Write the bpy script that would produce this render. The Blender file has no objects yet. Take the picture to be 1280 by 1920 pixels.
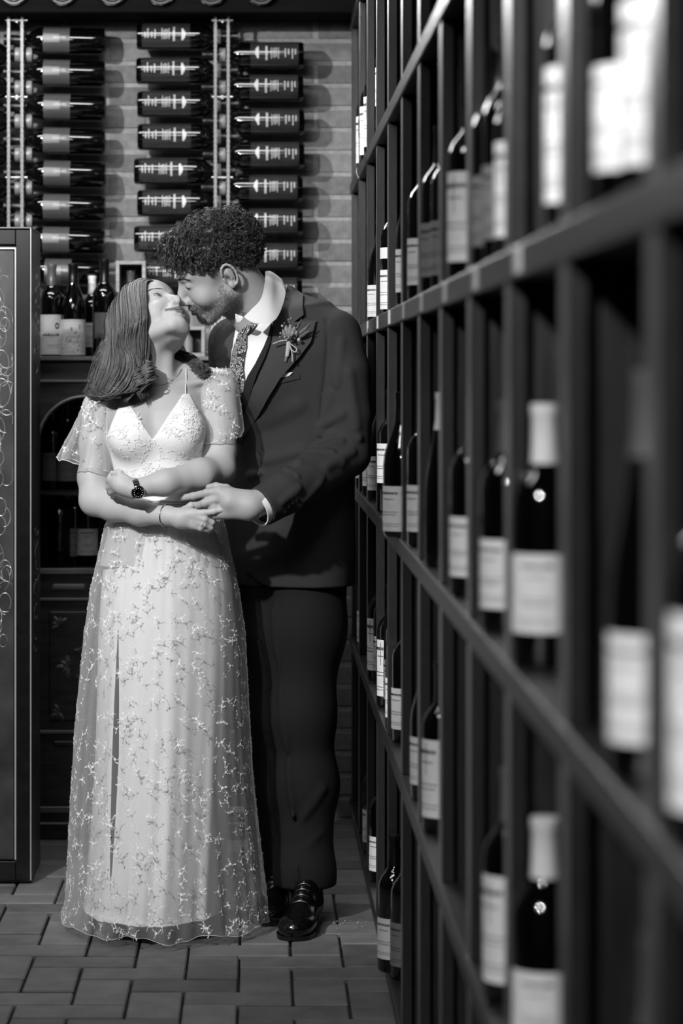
import bpy, bmesh, math, random
import numpy as np
from mathutils import Vector, Matrix
from mathutils.bvhtree import BVHTree
from mathutils import geometry as mgeo

random.seed(7)
RNG = np.random.default_rng(7)
SC = bpy.context.scene
COL = SC.collection
PI = math.pi
F = 4900.0                       # focal length in pixels of the 1280 x 1920 frame
CAMZ = 1.39                      # lens height

# ------------------------------------------------------------------ camera
cam_d = bpy.data.cameras.new('camera')
cam = bpy.data.objects.new('camera', cam_d)
COL.objects.link(cam)
cam.location = (0, 0, CAMZ)
cam.rotation_euler = (PI / 2, 0, 0)
cam_d.sensor_fit = 'VERTICAL'
cam_d.sensor_height = 36.0
cam_d.sensor_width = 24.0
cam_d.lens = 36.0 * F / 1920.0
cam_d.shift_x = (640 - 483) / 1920.0
cam_d.shift_y = -(960 - 705) / 1920.0
cam_d.clip_start = 0.05
cam_d.dof.use_dof = True
cam_d.dof.focus_distance = 6.45
cam_d.dof.aperture_fstop = 3.6
SC.camera = cam

# ------------------------------------------------------------------ world, lights, exposure
SC.view_settings.view_transform = 'Standard'
SC.view_settings.look = 'None'
SC.view_settings.gamma = 1.0
SC.view_settings.use_curve_mapping = False
SC.view_settings.exposure = 0.0
world = bpy.data.worlds.new('world')
SC.world = world
world.use_nodes = True
world.node_tree.nodes['Background'].inputs[0].default_value = (1, 1, 1, 1)
world.node_tree.nodes['Background'].inputs[1].default_value = 0.012


def spot(name, loc, target, power, angle, blend=0.5, radius=0.05):
    d = bpy.data.lights.new(name, 'SPOT')
    d.energy = power
    d.spot_size = math.radians(angle)
    d.spot_blend = blend
    d.shadow_soft_size = radius
    o = bpy.data.objects.new(name, d)
    COL.objects.link(o)
    o.location = loc
    o.rotation_euler = (Vector(target) - Vector(loc)).to_track_quat('-Z', 'Y').to_euler()
    o['kind'] = 'helper'
    return o


def area(name, loc, target, power, sx, sy):
    d = bpy.data.lights.new(name, 'AREA')
    d.energy = power
    d.shape = 'RECTANGLE'
    d.size = sx
    d.size_y = sy
    o = bpy.data.objects.new(name, d)
    COL.objects.link(o)
    o.location = loc
    o.rotation_euler = (Vector(target) - Vector(loc)).to_track_quat('-Z', 'Y').to_euler()
    o['kind'] = 'helper'
    return o


spot('key_spotlight', (-1.50, 3.9, 2.70), (-0.22, 6.6, 1.26), 450, 44, 0.45, 0.05)
spot('wall_spotlight', (-1.35, 5.9, 2.78), (-0.02, 8.2, 2.25), 235, 56, 0.85, 0.03)
spot('rack_spotlight', (-0.75, 0.9, 2.75), (0.30, 2.1, 2.25), 360, 40, 0.8, 0.06)
area('upright_sheen_fill', (-0.62, 7.55, 2.66), (0.3, 2.2, 1.7), 28, 1.3, 0.2)  # added unseen light, reflected as sheen in the near rack uprights
spot('lower_rack_fill', (-0.95, 0.5, 2.75), (0.45, 2.3, 1.15), 330, 62, 0.7, 0.06)  # added fill that brightens the labels in the lower rack
area('aisle_lamp', (-0.9, 3.2, 2.85), (0.0, 6.4, 1.0), 12, 0.5, 0.5)
area('front_strip_light', (-0.75, 7.0, 2.96), (-0.60, 7.75, 1.9), 20, 1.7, 0.22)
area('rear_strip_light', (-0.75, 4.3, 2.96), (-0.75, 8.2, 2.0), 26, 1.6, 0.5)
spot('floor_fill', (-0.45, 5.25, 2.96), (-0.35, 5.75, 0.0), 20, 62, 0.9, 0.06)  # added fill that brightens the pavers


# ------------------------------------------------------------------ helpers
def P(px, py, z):
    """world point seen at a pixel of the photograph at depth z from the lens"""
    return np.array([(px - 483.0) * z / F, z, CAMZ - (py - 705.0) * z / F])


def lin(v):
    v = v / 255.0
    return v / 12.92 if v <= 0.04045 else ((v + 0.055) / 1.055) ** 2.4


MATS = {}


def mat(name, g, rough=0.6, metal=0.0, spec=0.5, g2=None, scale=20, stretch=(1, 1, 1), bump=0.0, bscale=None,
        coat=0.0, detail=4, lo=0.35, hi=0.65):
    """grey procedural surface: g (sRGB 0-255) blended to g2 by noise, with a fine relief"""
    m = bpy.data.materials.new(name)
    m.use_nodes = True
    nt = m.node_tree
    b = nt.nodes['Principled BSDF']
    c = lin(g)
    b.inputs['Base Color'].default_value = (c, c, c, 1)
    b.inputs['Roughness'].default_value = rough
    b.inputs['Metallic'].default_value = metal
    b.inputs['Specular IOR Level'].default_value = spec
    b.inputs['Coat Weight'].default_value = coat
    b.inputs['Coat Roughness'].default_value = 0.08
    if g2 is not None or bump:
        tc = nt.nodes.new('ShaderNodeTexCoord')
        mp = nt.nodes.new('ShaderNodeMapping')
        mp.inputs['Scale'].default_value = stretch
        nt.links.new(tc.outputs['Object'], mp.inputs[0])
        n = nt.nodes.new('ShaderNodeTexNoise')
        n.inputs['Scale'].default_value = scale
        n.inputs['Detail'].default_value = detail
        nt.links.new(mp.outputs[0], n.inputs['Vector'])
        if g2 is not None:
            r = nt.nodes.new('ShaderNodeValToRGB')
            r.color_ramp.elements[0].position = lo
            r.color_ramp.elements[1].position = hi
            c2 = lin(g2)
            r.color_ramp.elements[0].color = (c, c, c, 1)
            r.color_ramp.elements[1].color = (c2, c2, c2, 1)
            nt.links.new(n.outputs[0], r.inputs[0])
            nt.links.new(r.outputs[0], b.inputs['Base Color'])
        if bump:
            n2 = n
            if bscale:
                n2 = nt.nodes.new('ShaderNodeTexNoise')
                n2.inputs['Scale'].default_value = bscale
                n2.inputs['Detail'].default_value = 3
                nt.links.new(mp.outputs[0], n2.inputs['Vector'])
            bp = nt.nodes.new('ShaderNodeBump')
            bp.inputs['Strength'].default_value = min(1.0, bump)
            bp.inputs['Distance'].default_value = 0.003
            nt.links.new(n2.outputs[0], bp.inputs['Height'])
            nt.links.new(bp.outputs[0], b.inputs['Normal'])
    MATS[name] = m
    return m


def tag(o, label=None, cat=None, group=None, kind=None):
    if label: o['label'] = label
    if cat: o['category'] = cat
    if group: o['group'] = group
    if kind: o['kind'] = kind
    return o


def mesh_data(name, v, f, m=None, smooth=False):
    me = bpy.data.meshes.new(name)
    v = np.asarray(v, dtype=np.float32).reshape(-1, 3)
    if isinstance(f, np.ndarray):
        n, k = f.shape
        me.vertices.add(len(v))
        me.vertices.foreach_set('co', v.ravel())
        me.loops.add(n * k)
        me.loops.foreach_set('vertex_index', f.astype(np.int32).ravel())
        me.polygons.add(n)
        me.polygons.foreach_set('loop_start', np.arange(0, n * k, k, dtype=np.int32))
        me.update(calc_edges=True)
        me.validate()
    else:
        me.from_pydata(v.tolist(), [], [list(q) for q in f])
        me.update()
    if smooth:
        me.polygons.foreach_set('use_smooth', [True] * len(me.polygons))
    if m is not None:
        me.materials.append(m)
    return me


def link(name, me, parent=None, loc=None):
    o = bpy.data.objects.new(name, me)
    COL.objects.link(o)
    if loc is not None:
        o.location = loc
    if parent is not None:
        o.parent = parent
    return o


def empty(name, loc):
    o = bpy.data.objects.new(name, None)
    COL.objects.link(o)
    o.location = loc
    o.empty_display_size = 0.05
    return o


def child_world(name, me, parent):
    """a part whose mesh is given in world coordinates"""
    o = link(name, me, parent)
    o.matrix_parent_inverse = Matrix.Translation(parent.location).inverted()
    return o


class MB:
    def __init__(s):
        s.v = []
        s.f = []
        s.n = 0

    def add(s, v, f):
        v = np.asarray(v, float).reshape(-1, 3)
        s.v.append(v)
        s.f.extend([[i + s.n for i in q] for q in f])
        s.n += len(v)
        return s

    def box(s, x0, x1, y0, y1, z0, z1, bev=0.0):
        if bev <= 0:
            v = [(x, y, z) for x in (x0, x1) for y in (y0, y1) for z in (z0, z1)]
            f = [(0, 1, 3, 2), (4, 6, 7, 5), (0, 4, 5, 1), (2, 3, 7, 6), (0, 2, 6, 4), (1, 5, 7, 3)]
            return s.add(v, f)
        b = bev
        v = []
        idx = {}
        for ix, (x, xi) in enumerate(((x0, x0 + b), (x1, x1 - b))):
            for iy, (y, yi) in enumerate(((y0, y0 + b), (y1, y1 - b))):
                for iz, (z, zi) in enumerate(((z0, z0 + b), (z1, z1 - b))):
                    idx[ix, iy, iz, 0] = len(v); v.append((x, yi, zi))
                    idx[ix, iy, iz, 1] = len(v); v.append((xi, y, zi))
                    idx[ix, iy, iz, 2] = len(v); v.append((xi, yi, z))
        f = []
        for a in (0, 1):
            f.append([idx[a, 0, 0, 0], idx[a, 0, 1, 0], idx[a, 1, 1, 0], idx[a, 1, 0, 0]][::(1 if a == 0 else -1)])
            f.append([idx[0, a, 0, 1], idx[1, a, 0, 1], idx[1, a, 1, 1], idx[0, a, 1, 1]][::(1 if a == 0 else -1)])
            f.append([idx[0, 0, a, 2], idx[0, 1, a, 2], idx[1, 1, a, 2], idx[1, 0, a, 2]][::(1 if a == 0 else -1)])
        for a in (0, 1):
            for c in (0, 1):
                f.append([idx[a, c, 0, 0], idx[a, c, 0, 1], idx[a, c, 1, 1], idx[a, c, 1, 0]])
                f.append([idx[a, 0, c, 0], idx[a, 1, c, 0], idx[a, 1, c, 2], idx[a, 0, c, 2]])
                f.append([idx[0, a, c, 1], idx[1, a, c, 1], idx[1, a, c, 2], idx[0, a, c, 2]])
        for k, _ in list(idx.items()):
            if k[3] == 0:
                f.append([idx[k[:3] + (0,)], idx[k[:3] + (1,)], idx[k[:3] + (2,)]])
        return s.add(v, f)

    def lathe(s, prof, seg=24, origin=(0, 0, 0), axis='Z', a0=0, a1=2 * PI):
        full = abs(a1 - a0 - 2 * PI) < 1e-6
        n = seg if full else seg + 1
        v = []
        for r, z in prof:
            for i in range(n):
                a = a0 + (a1 - a0) * i / seg
                v.append((r * math.cos(a), r * math.sin(a), z))
        v = np.array(v)
        if axis == 'Y': v = v[:, [0, 2, 1]]
        if axis == 'X': v = v[:, [2, 0, 1]]
        f = []
        for j in range(len(prof) - 1):
            for i in range(seg):
                i2 = (i + 1) % n
                f.append((j * n + i, j * n + i2, (j + 1) * n + i2, (j + 1) * n + i))
        return s.add(v + np.array(origin), f)

    def tube(s, pts, r, k=8, cap=True):
        v, f = tube_vf(pts, r, k)
        if cap:
            n = len(v)
            f = list(map(list, f)) + [list(range(k))[::-1], list(range(n - k, n))]
        return s.add(v, f)

    def me(s, name, m=None, smooth=False, fixn=True):
        me = mesh_data(name, np.concatenate(s.v), s.f, m, False)
        if fixn:
            bm = bmesh.new(); bm.from_mesh(me)
            bmesh.ops.recalc_face_normals(bm, faces=bm.faces)
            bm.to_mesh(me); bm.free()
        if smooth:
            me.polygons.foreach_set('use_smooth', [True] * len(me.polygons))
            if smooth != 'full':
                me.set_sharp_from_angle(angle=math.radians(38))
        return me

    def build(s, name, m=None, parent=None, smooth=False, world=False, loc=None):
        me = s.me(name, m, smooth)
        if world and parent is not None:
            return child_world(name, me, parent)
        return link(name, me, parent, loc)


def tube_vf(pts, r, k=6):
    pts = np.asarray(pts, float)
    n = len(pts)
    r = np.broadcast_to(np.asarray(r, float), (n,))
    t = np.gradient(pts, axis=0)
    t /= np.linalg.norm(t, axis=1)[:, None] + 1e-12
    ref = np.array([0, 0, 1.0]) if abs(t[0][2]) < 0.9 else np.array([1.0, 0, 0])
    u = np.cross(t[0], ref); u /= np.linalg.norm(u)
    us = []
    for i in range(n):
        u = u - t[i] * (u @ t[i]); u /= np.linalg.norm(u) + 1e-12
        us.append(u)
    us = np.array(us)
    w = np.cross(t, us)
    a = np.arange(k) * 2 * PI / k
    v = pts[:, None] + r[:, None, None] * (us[:, None] * np.cos(a)[None, :, None] + w[:, None] * np.sin(a)[None, :, None])
    f = []
    for j in range(n - 1):
        for i in range(k):
            i2 = (i + 1) % k
            f.append((j * k + i, j * k + i2, (j + 1) * k + i2, (j + 1) * k + i))
    return v.reshape(-1, 3), f


def strands_mesh(name, S, r, m, k=3):
    """many hair strands at once: S (n, L, 3), r (n, L) -> one mesh"""
    n, L, _ = S.shape
    t = np.gradient(S, axis=1)
    t /= np.linalg.norm(t, axis=2, keepdims=True) + 1e-12
    ref = np.array([0.31, 0.52, 0.79])
    u = np.cross(t, ref); u /= np.linalg.norm(u, axis=2, keepdims=True) + 1e-9
    w = np.cross(t, u)
    a = np.arange(k) * 2 * PI / k
    v = S[:, :, None] + r[:, :, None, None] * (u[:, :, None] * np.cos(a)[:, None] + w[:, :, None] * np.sin(a)[:, None])
    base = (np.arange(n) * L * k)[:, None, None] + (np.arange(L - 1) * k)[None, :, None] + np.arange(k)[None, None, :]
    base2 = (np.arange(n) * L * k)[:, None, None] + (np.arange(L - 1) * k)[None, :, None] + ((np.arange(k) + 1) % k)[None, None, :]
    f = np.stack([base, base2, base2 + k, base + k], -1).reshape(-1, 4)
    return mesh_data(name, v.reshape(-1, 3), f, m, True)


def resample(G, n):
    """Catmull-Rom along axis 1"""
    K = G.shape[1]
    t = np.linspace(0, K - 1 - 1e-6, n)
    i = t.astype(int); f = (t - i)[None, :, None]
    g = lambda j: G[:, np.clip(j, 0, K - 1)]
    p0, p1, p2, p3 = g(i - 1), g(i), g(i + 1), g(i + 2)
    return .5 * ((2 * p1) + (-p0 + p2) * f + (2 * p0 - 5 * p1 + 4 * p2 - p3) * f ** 2 + (-p0 + 3 * p1 - 3 * p2 + p3) * f ** 3)


def ribbons_mesh(name, S, r, N, m):
    """many flat hair strands at once; N (n, L, 3) points away from the head"""
    n, L, _ = S.shape
    t = np.gradient(S, axis=1)
    w = np.cross(t, N); w /= np.linalg.norm(w, axis=2, keepdims=True) + 1e-9
    v = np.stack([S + w * r[:, :, None], S - w * r[:, :, None]], 2)
    b0 = (np.arange(n) * L * 2)[:, None] + (np.arange(L - 1) * 2)[None]
    f = np.stack([b0, b0 + 1, b0 + 3, b0 + 2], -1).reshape(-1, 4)
    return mesh_data(name, v.reshape(-1, 3), f, m, True)


# ------------------------------------------------------------------ materials
M_MORTAR = mat('mortar', 146, 0.9, g2=130, scale=60, bump=0.5)
M_BRICK = [mat('painted_brick_%d' % i, g, 0.8, g2=g - 16, scale=35, bump=0.7, bscale=120) for i, g in enumerate((128, 118, 108, 122))]
M_PAVER = [mat('paver_%d' % i, g, 0.72, g2=g - 15, scale=14, bump=0.5, bscale=150, detail=8) for i, g in enumerate((118, 106, 96, 112))]
M_JOINT = mat('joint_sand', 34, 0.95, g2=22, scale=80)
M_WOOD = mat('dark_stained_wood', 36, 0.42, g2=20, scale=14, stretch=(9, 9, 0.6), bump=0.35, spec=0.5)
M_WOODS = mat('dark_stained_shelf_wood', 34, 0.36, g2=28, scale=14, stretch=(9, 0.6, 9), bump=0.3, spec=0.5)
M_WOODE = mat('varnished_wood_edge', 34, 0.30, g2=26, scale=30, stretch=(3, 3, 1), bump=0.1, coat=.75, spec=.6)
M_WOODE.node_tree.nodes['Principled BSDF'].inputs['Coat Roughness'].default_value = .40
M_CAB = mat('cabinet_wood', 52, 0.38, g2=34, scale=8, stretch=(2, 2, 8), bump=0.2)
M_CABE = mat('cabinet_polished_edge', 112, 0.35, g2=92, scale=10)
M_GLASSB = mat('dark_bottle_glass', 4, 0.07, spec=1.0)
M_LABEL = mat('paper_label', 226, 0.6, g2=212, scale=40)
M_LABEL2 = mat('aged_paper_label', 200, 0.6, g2=180, scale=40)
M_LABELD = mat('dark_gloss_label', 46, 0.12, g2=40, scale=30, spec=1.0)
M_LABELG = mat('grey_gloss_label', 66, 0.3, g2=74, scale=30)
M_PRINT = mat('black_print', 30, 0.6)
M_PRINTL = mat('silver_print', 190, 0.45)
M_PRINTG = mat('grey_print', 120, 0.6)
M_CAPB = mat('black_capsule', 14, 0.28)
M_CAPW = mat('white_capsule', 215, 0.45)
M_CAPG = mat('grey_foil_capsule', 120, 0.3, metal=0.6)
M_CHROME = mat('polished_metal', 205, 0.14, metal=1.0)
M_ACRYL = mat('translucent_collar', 128, 0.3, spec=0.6)
M_LIGHTWOOD = mat('light_crate_wood', 150, 0.6, g2=122, scale=12, stretch=(1, 1, 8), bump=0.2)
M_METALP = mat('dark_burnished_panel', 78, 0.36, metal=0.3, g2=44, scale=7, bump=0.15)
M_SCRATCH = mat('bright_scratch', 225, 0.3, metal=0.7)
M_FRAME = mat('black_lacquer_frame', 20, 0.25, g2=12, scale=30)
M_PLASTER = mat('plaster', 70, 0.9, g2=62, scale=6)
M_EDGE = mat('silver_edge', 200, 0.3, metal=.4)
M_TAG = mat('price_tag_plastic', 200, 0.3)

# ------------------------------------------------------------------ setting
WALLZ = 8.20


def slab(name, x0, x1, y0, y1, z0, z1, m, kind='structure'):
    o = MB().box(x0, x1, y0, y1, z0, z1).build(name, m)
    o['kind'] = kind
    return o


floor = slab('floor', -2.6, 0.75, -0.6, 8.6, -0.12, -0.012, M_JOINT)
wall_back = slab('wall_back', -2.6, 0.75, WALLZ + 0.005, WALLZ + 0.2, -0.012, 3.0, M_MORTAR)
wall_right = slab('wall_right', 0.75, 0.9, -0.6, 8.6, -0.012, 3.0, M_PLASTER)
wall_left = slab('wall_left', -2.75, -2.6, -0.6, 8.6, -0.012, 3.0, M_PLASTER)
ceiling = slab('ceiling', -2.75, 0.9, -0.6, 8.6, 3.0, 3.1, M_PLASTER)

# bricks of the back wall
PITCH = 0.0698
for r in range(43):
    z0 = 0.004 + r * PITCH
    zc = z0 + PITCH / 2
    xs = -1.56 if zc > 1.36 else -0.02
    off = (r % 2) * 0.13 + 0.045
    for k in range(-1, 9):
        x0 = -1.56 + off + k * 0.262
        x1 = x0 + 0.25
        x1 = min(x1, 0.74)
        if x1 < xs or x1 - x0 < 0.04 or x0 > 0.40: continue
        g = random.uniform(-0.0025, 0.0025)
        o = MB().box(x0 + random.uniform(0, .003), x1 - random.uniform(0, .003), WALLZ + g + .002, WALLZ + 0.02,
                     z0 + random.uniform(0, .002), z0 + PITCH - 0.0125 + random.uniform(-.002, .002), 0.0022).build('brick', random.choice(M_BRICK), wall_back)

# herringbone pavers of the floor: cells 0.1225 m, anchored on the joints read off the photograph
U = 0.1232
GX, GY = -0.0434, 6.151


def paver(c, r, w, h):
    x0 = GX + c * U; x1 = x0 + w * U
    y1 = GY - r * U; y0 = y1 - h * U
    if x1 < -1.25 or x0 > 0.42 or y1 < 4.9 or y0 > 8.2: return
    j = 0.0035
    x0 = max(x0, -2.5); y1 = min(y1, 8.2)
    g = random.uniform(-0.0024, 0.0010)
    MB().box(x0 + .0022 + random.uniform(0, .0015), x1 - .0022 - random.uniform(0, .0015), y0 + .0048 + random.uniform(0, .002), y1 - .0048 - random.uniform(0, .002), -0.03, g, 0.0035).build(
        'paver', random.choice(M_PAVER), floor)


for c in range(-12, 5):
    for mm in range(-8, 8):
        r = c + 4 * mm
        if -19 < r < 12:
            paver(c, r, 1, 2)
            paver(c + 1, r, 2, 1)
# plain far and near floor beyond the visible pavers keeps the paver look through its material
MB().box(-2.6, 0.75, -0.6, 4.86, -0.03, -0.001).build('paver_field', M_PAVER[1], floor)['kind'] = 'stuff'
MB().box(-2.6, -1.27, 4.87, 8.2, -0.03, -0.001).build('paver_field', M_PAVER[1], floor)['kind'] = 'stuff'

# ------------------------------------------------------------------ wine rack along the right
SH_X0, POST_X, BACK_X = 0.288, 0.293, 0.70
rack = empty('wine_rack', (0.5, 5.0, 0))
tag(rack, 'long dark-stained wooden wine rack of square compartments running down the right side', 'wine rack')
SHELVES = [(0.036, 0.070), (0.548, 0.584), (1.022, 1.058), (1.500, 1.536), (1.957, 1.990), (2.470, 2.500)]
R_Y0, R_Y1 = 0.3, 8.185
for z0, z1 in SHELVES:
    MB().box(SH_X0, BACK_X, R_Y0, R_Y1, z0, z1, 0.002).build('shelf', M_WOODS, rack, world=True)
POSTS = [1.943 + 0.5625 * k for k in range(-2, 12)]
POSTS[-1] = 8.145
for i, y in enumerate(POSTS):
    for (a, b_), (c, d) in zip(SHELVES[:-1], SHELVES[1:]):
        MB().box(POST_X + 0.02, BACK_X, y - 0.010, y + 0.010, b_, c).build('divider', M_WOOD, rack, world=True)
        MB().box(POST_X, POST_X + 0.0195, y - 0.033, y + 0.033, b_, c, 0.0015).build('upright', M_WOODE, rack, world=True)
MB().box(BACK_X, BACK_X + 0.012, R_Y0, R_Y1, 0.004, 2.5).build('back_panel', M_WOOD, rack, world=True)
for y in POSTS[4:]:
    MB().box(SH_X0 - 0.0025, SH_X0 - 0.0003, y - 0.21, y - 0.15, 1.503, 1.533, 0.0005).build('price_tag', M_TAG, rack, world=True)
tg = MB()
q = []
for i in range(9):
    t = i / 8
    q += [(SH_X0 - 0.004 - 0.02 * math.sin(t * 2.4), 7.02 - 0.0 * t, 1.975 - 0.055 * t - 0.0), (SH_X0 - 0.004 - 0.02 * math.sin(t * 2.4), 6.97, 1.975 - 0.055 * t)]
tg.add(q, [(2 * i, 2 * i + 1, 2 * i + 3, 2 * i + 2) for i in range(8)])
o = tg.build('curled_price_tag', M_TAG, rack, world=True, smooth=True)
o['label'] = 'curled white paper tag'

# ------------------------------------------------------------------ bottles
PROF = {
    'bordeaux': [(0.0, 0.006), (0.020, 0.003), (0.034, 0.0), (0.0378, 0.005), (0.0378, 0.185), (0.0365, 0.196), (0.031, 0.209), (0.023, 0.219), (0.0165, 0.228), (0.0145, 0.240), (0.0142, 0.288), (0.0156, 0.289), (0.0156, 0.298), (0.0, 0.299)],
    'burgundy': [(0.0, 0.006), (0.024, 0.003), (0.036, 0.0), (0.0405, 0.006), (0.0405, 0.148), (0.0385, 0.168), (0.032, 0.192), (0.024, 0.214), (0.018, 0.232), (0.0152, 0.250), (0.0146, 0.288), (0.0158, 0.289), (0.0158, 0.297), (0.0, 0.298)],
    'flute': [(0.0, 0.006), (0.02, 0.003), (0.033, 0.0), (0.0365, 0.006), (0.0365, 0.145), (0.034, 0.175), (0.028, 0.21), (0.021, 0.25), (0.0155, 0.285), (0.0145, 0.325), (0.0155, 0.326), (0.0155, 0.335), (0.0, 0.336)],
    'wall': [(0.0, 0.006), (0.024, 0.003), (0.037, 0.0), (0.0412, 0.006), (0.0412, 0.190), (0.0395, 0.204), (0.033, 0.220), (0.024, 0.231), (0.0175, 0.240), (0.0150, 0.252), (0.0147, 0.298), (0.0162, 0.300), (0.0162, 0.312), (0.0, 0.313)],
}
BRAD = {'bordeaux': 0.0378, 'burgundy': 0.0405, 'flute': 0.0365, 'wall': 0.0412}
CAPZ = {'bordeaux': (0.232, 0.300), 'burgundy': (0.238, 0.2985), 'flute': (0.265, 0.337), 'wall': (0.246, 0.3135)}
_bm = {}


def bottle_meshes(shape, lab, cap):
    """meshes of one kind of bottle: glass, label, print, capsule (cached, shared by copies)"""
    key = (shape, lab, cap)
    if key in _bm: return _bm[key]
    R = BRAD[shape]
    g = MB().lathe(PROF[shape], 28).me('bottle_glass', M_GLASSB, True)

    def rr(z):
        pr = PROF[shape]
        return float(np.interp(z, [p[1] for p in pr[3:-1]], [p[0] for p in pr[3:-1]]))
    z0, z1 = CAPZ[shape]
    cm = {'b': M_CAPB, 'w': M_CAPW, 'g': M_CAPG}.get(cap)
    c = MB().lathe([(rr(z0) + .0005, z0), (rr(z0 + .02) + .0007, z0 + .02), (rr(z1 - .014) + .0007, z1 - .014), (rr(z1 - .008) + .0007, z1 - .012), (rr(z1 - .008) + .0007, z1), (0, z1 + .0006)], 20).me('capsule', cm, True) if cm else None
    spec = {
        'white': (M_LABEL, 0.030, 0.120, 1.25, None), 'tall': (M_LABEL, 0.028, 0.165, 1.25, None), 'low': (M_LABEL, 0.012, 0.105, 1.3, None),
        'high': (M_LABEL, 0.072, 0.168, 1.25, None), 'aged': (M_LABEL2, 0.035, 0.125, 1.2, None), 'square': (M_LABEL, 0.040, 0.130, 1.05, None), 'two': (M_LABEL, 0.030, 0.118, 1.2, None),
        'grey': (M_PRINTG, 0.03, 0.125, 1.2, None), 'chateau': (M_LABEL2, 0.006, 0.135, 1.35, None), 'estate': (M_LABEL2, 0.004, 0.118, 1.4, None),
        'graves': (M_LABELG, 0.108, 0.190, 1.3, None), 'script': (M_LABELD, 0.016, 0.165, 1.5, None), 'split': (M_LABELG, 0.055, 0.135, 1.0, None)}
    L = pr_ = None
    if lab:
        lm, a, b_, w, _ = spec[lab]
        n = 6
        L = MB().lathe([(rr(a + (b_ - a) * i / n) + 0.0006, a + (b_ - a) * i / n) for i in range(n + 1)], 24, a0=-w, a1=w).me('label', lm, 'full')
        pb = MB()
        rnd = random.Random(len(lab) * 7 + ord(lab[0]))

        def patch(za, zb, aa, ab):
            pb.lathe([(rr(za) + 0.0011, za), (rr(zb) + 0.0011, zb)], max(1, int((ab - aa) / 0.2) + 1), a0=aa, a1=ab)
        pm = M_PRINT
        if lab in ('high', 'white', 'low', 'square', 'two', 'aged', 'grey', 'tall'):
            H = b_ - a
            for i, (t, ww, hh) in enumerate(((0.82, 0.55, 0.05), (0.70, 0.35, 0.02), (0.42, 0.6, 0.015), (0.36, 0.5, 0.015), (0.16, 0.65, 0.012), (0.11, 0.6, 0.012))):
                x = -ww * w * 0.8
                while x < ww * w * 0.8:
                    l = rnd.uniform(0.03, 0.10)
                    patch(a + H * t, a + H * (t + hh), x, x + l)
                    x += l + 0.03
            if lab == 'tall':
                patch(a + H * 0.55, a + H * 0.95, -0.02, 0.02)
            if lab == 'two':
                pb2 = None
        elif lab == 'chateau':
            H = b_ - a
            for x in np.arange(-0.75, 0.75, 0.11):
                patch(a + H * .47, a + H * (.49 + rnd.uniform(.0, .04)), x, x + .08)
            for x in np.arange(-0.3, 0.7, 0.09):
                patch(a + H * .22, a + H * .235, x, x + .06)
                patch(a + H * .17, a + H * .18, x, x + .06)
            for k in range(10):
                an = k * .63
                patch(a + H * .70 + .008 * math.sin(an), a + H * .74 + .008 * math.sin(an), .5 + .15 * math.cos(an), .6 + .15 * math.cos(an))
        elif lab == 'estate':
            H = b_ - a
            pm = M_PRINTG
            for k in range(46):
                x = rnd.uniform(-1.0, 1.0); z = a + H * rnd.uniform(.05, .36)
                patch(z, z + rnd.uniform(.001, .004), x, x + rnd.uniform(.03, .1))
            for k in range(16):
                x = rnd.uniform(-.6, .6); z = a + H * (.5 + .12 * math.sin(x * 6))
                patch(z, z + .004, x, x + .07)
            patch(a + H * .36, a + H * .375, -.5, .45); patch(a + H * .5, a + H * .512, -.5, .45)
            patch(a + H * .36, a + H * .5, -.5, -.46); patch(a + H * .36, a + H * .5, .42, .46)
            patch(a + H * .72, a + H * .86, .55, .66); patch(a + H * .95, a + H * .96, -1.2, 1.2); patch(a + H * .68, a + H * .78, -.12, .02)
        elif lab == 'script':
            pm = M_PRINTL
            # mountain-shaped emblem, a bold line of lettering and columns of small print
            H = b_ - a
            for k in range(15):
                x = -.42 + k * .06
                hgt = .004 + .009 * (1 - abs(k - 7) / 7.5) + rnd.uniform(0, .002)
                patch(.139, .139 + hgt, x, x + .065)
            x = -.55
            while x < .5:
                l = rnd.uniform(.04, .09)
                patch(.112, .1185, x, x + l); x += l + .025
            for za in (.077, .083, .088, .093, .099):
                x = -.5 + rnd.uniform(0, .2)
                while x < .35:
                    l = rnd.uniform(.03, .07)
                    patch(za, za + .0026, x, x + l); x += l + .025
            for za in (.024, .033, .045, .055):
                x = -.3 + rnd.uniform(-.2, .2)
                while x < .3:
                    l = rnd.uniform(.03, .08)
                    patch(za, za + .0042, x, x + l); x += l + .04
        elif lab == 'graves':
            pm = M_PRINTL
            patch(.164, .190, -.36, .30)
            patch(.139, .164, -.34, .28)
        elif lab == 'split':
            pm = M_LABEL
            patch(.057, .134, 0.15, .8)
        pr_ = pb.me('print', pm) if pb.n else None
        if lab == 'graves':
            pr_.materials.clear(); pr_.materials.append(mat('grey_label_panel', 118, 0.4, g2=100, scale=10) if 'grey_label_panel' not in MATS else MATS['grey_label_panel'])
    _bm[key] = (g, L, pr_, c)
    return _bm[key]


GRAVES_TXT = None


def text_mesh(body, size, m, extrude=0.0003):
    cu = bpy.data.curves.new('lettering', 'FONT')
    cu.body = body; cu.size = size; cu.extrude = extrude
    cu.align_x = 'CENTER'; cu.align_y = 'CENTER'; cu.resolution_u = 3
    t = bpy.data.objects.new('tmp_text', cu)
    COL.objects.link(t)
    dg = bpy.context.evaluated_depsgraph_get()
    me = bpy.data.meshes.new_from_object(t.evaluated_get(dg))
    bpy.data.objects.remove(t)
    me.materials.clear(); me.materials.append(m)
    me.name = 'lettering'
    return me


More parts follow.
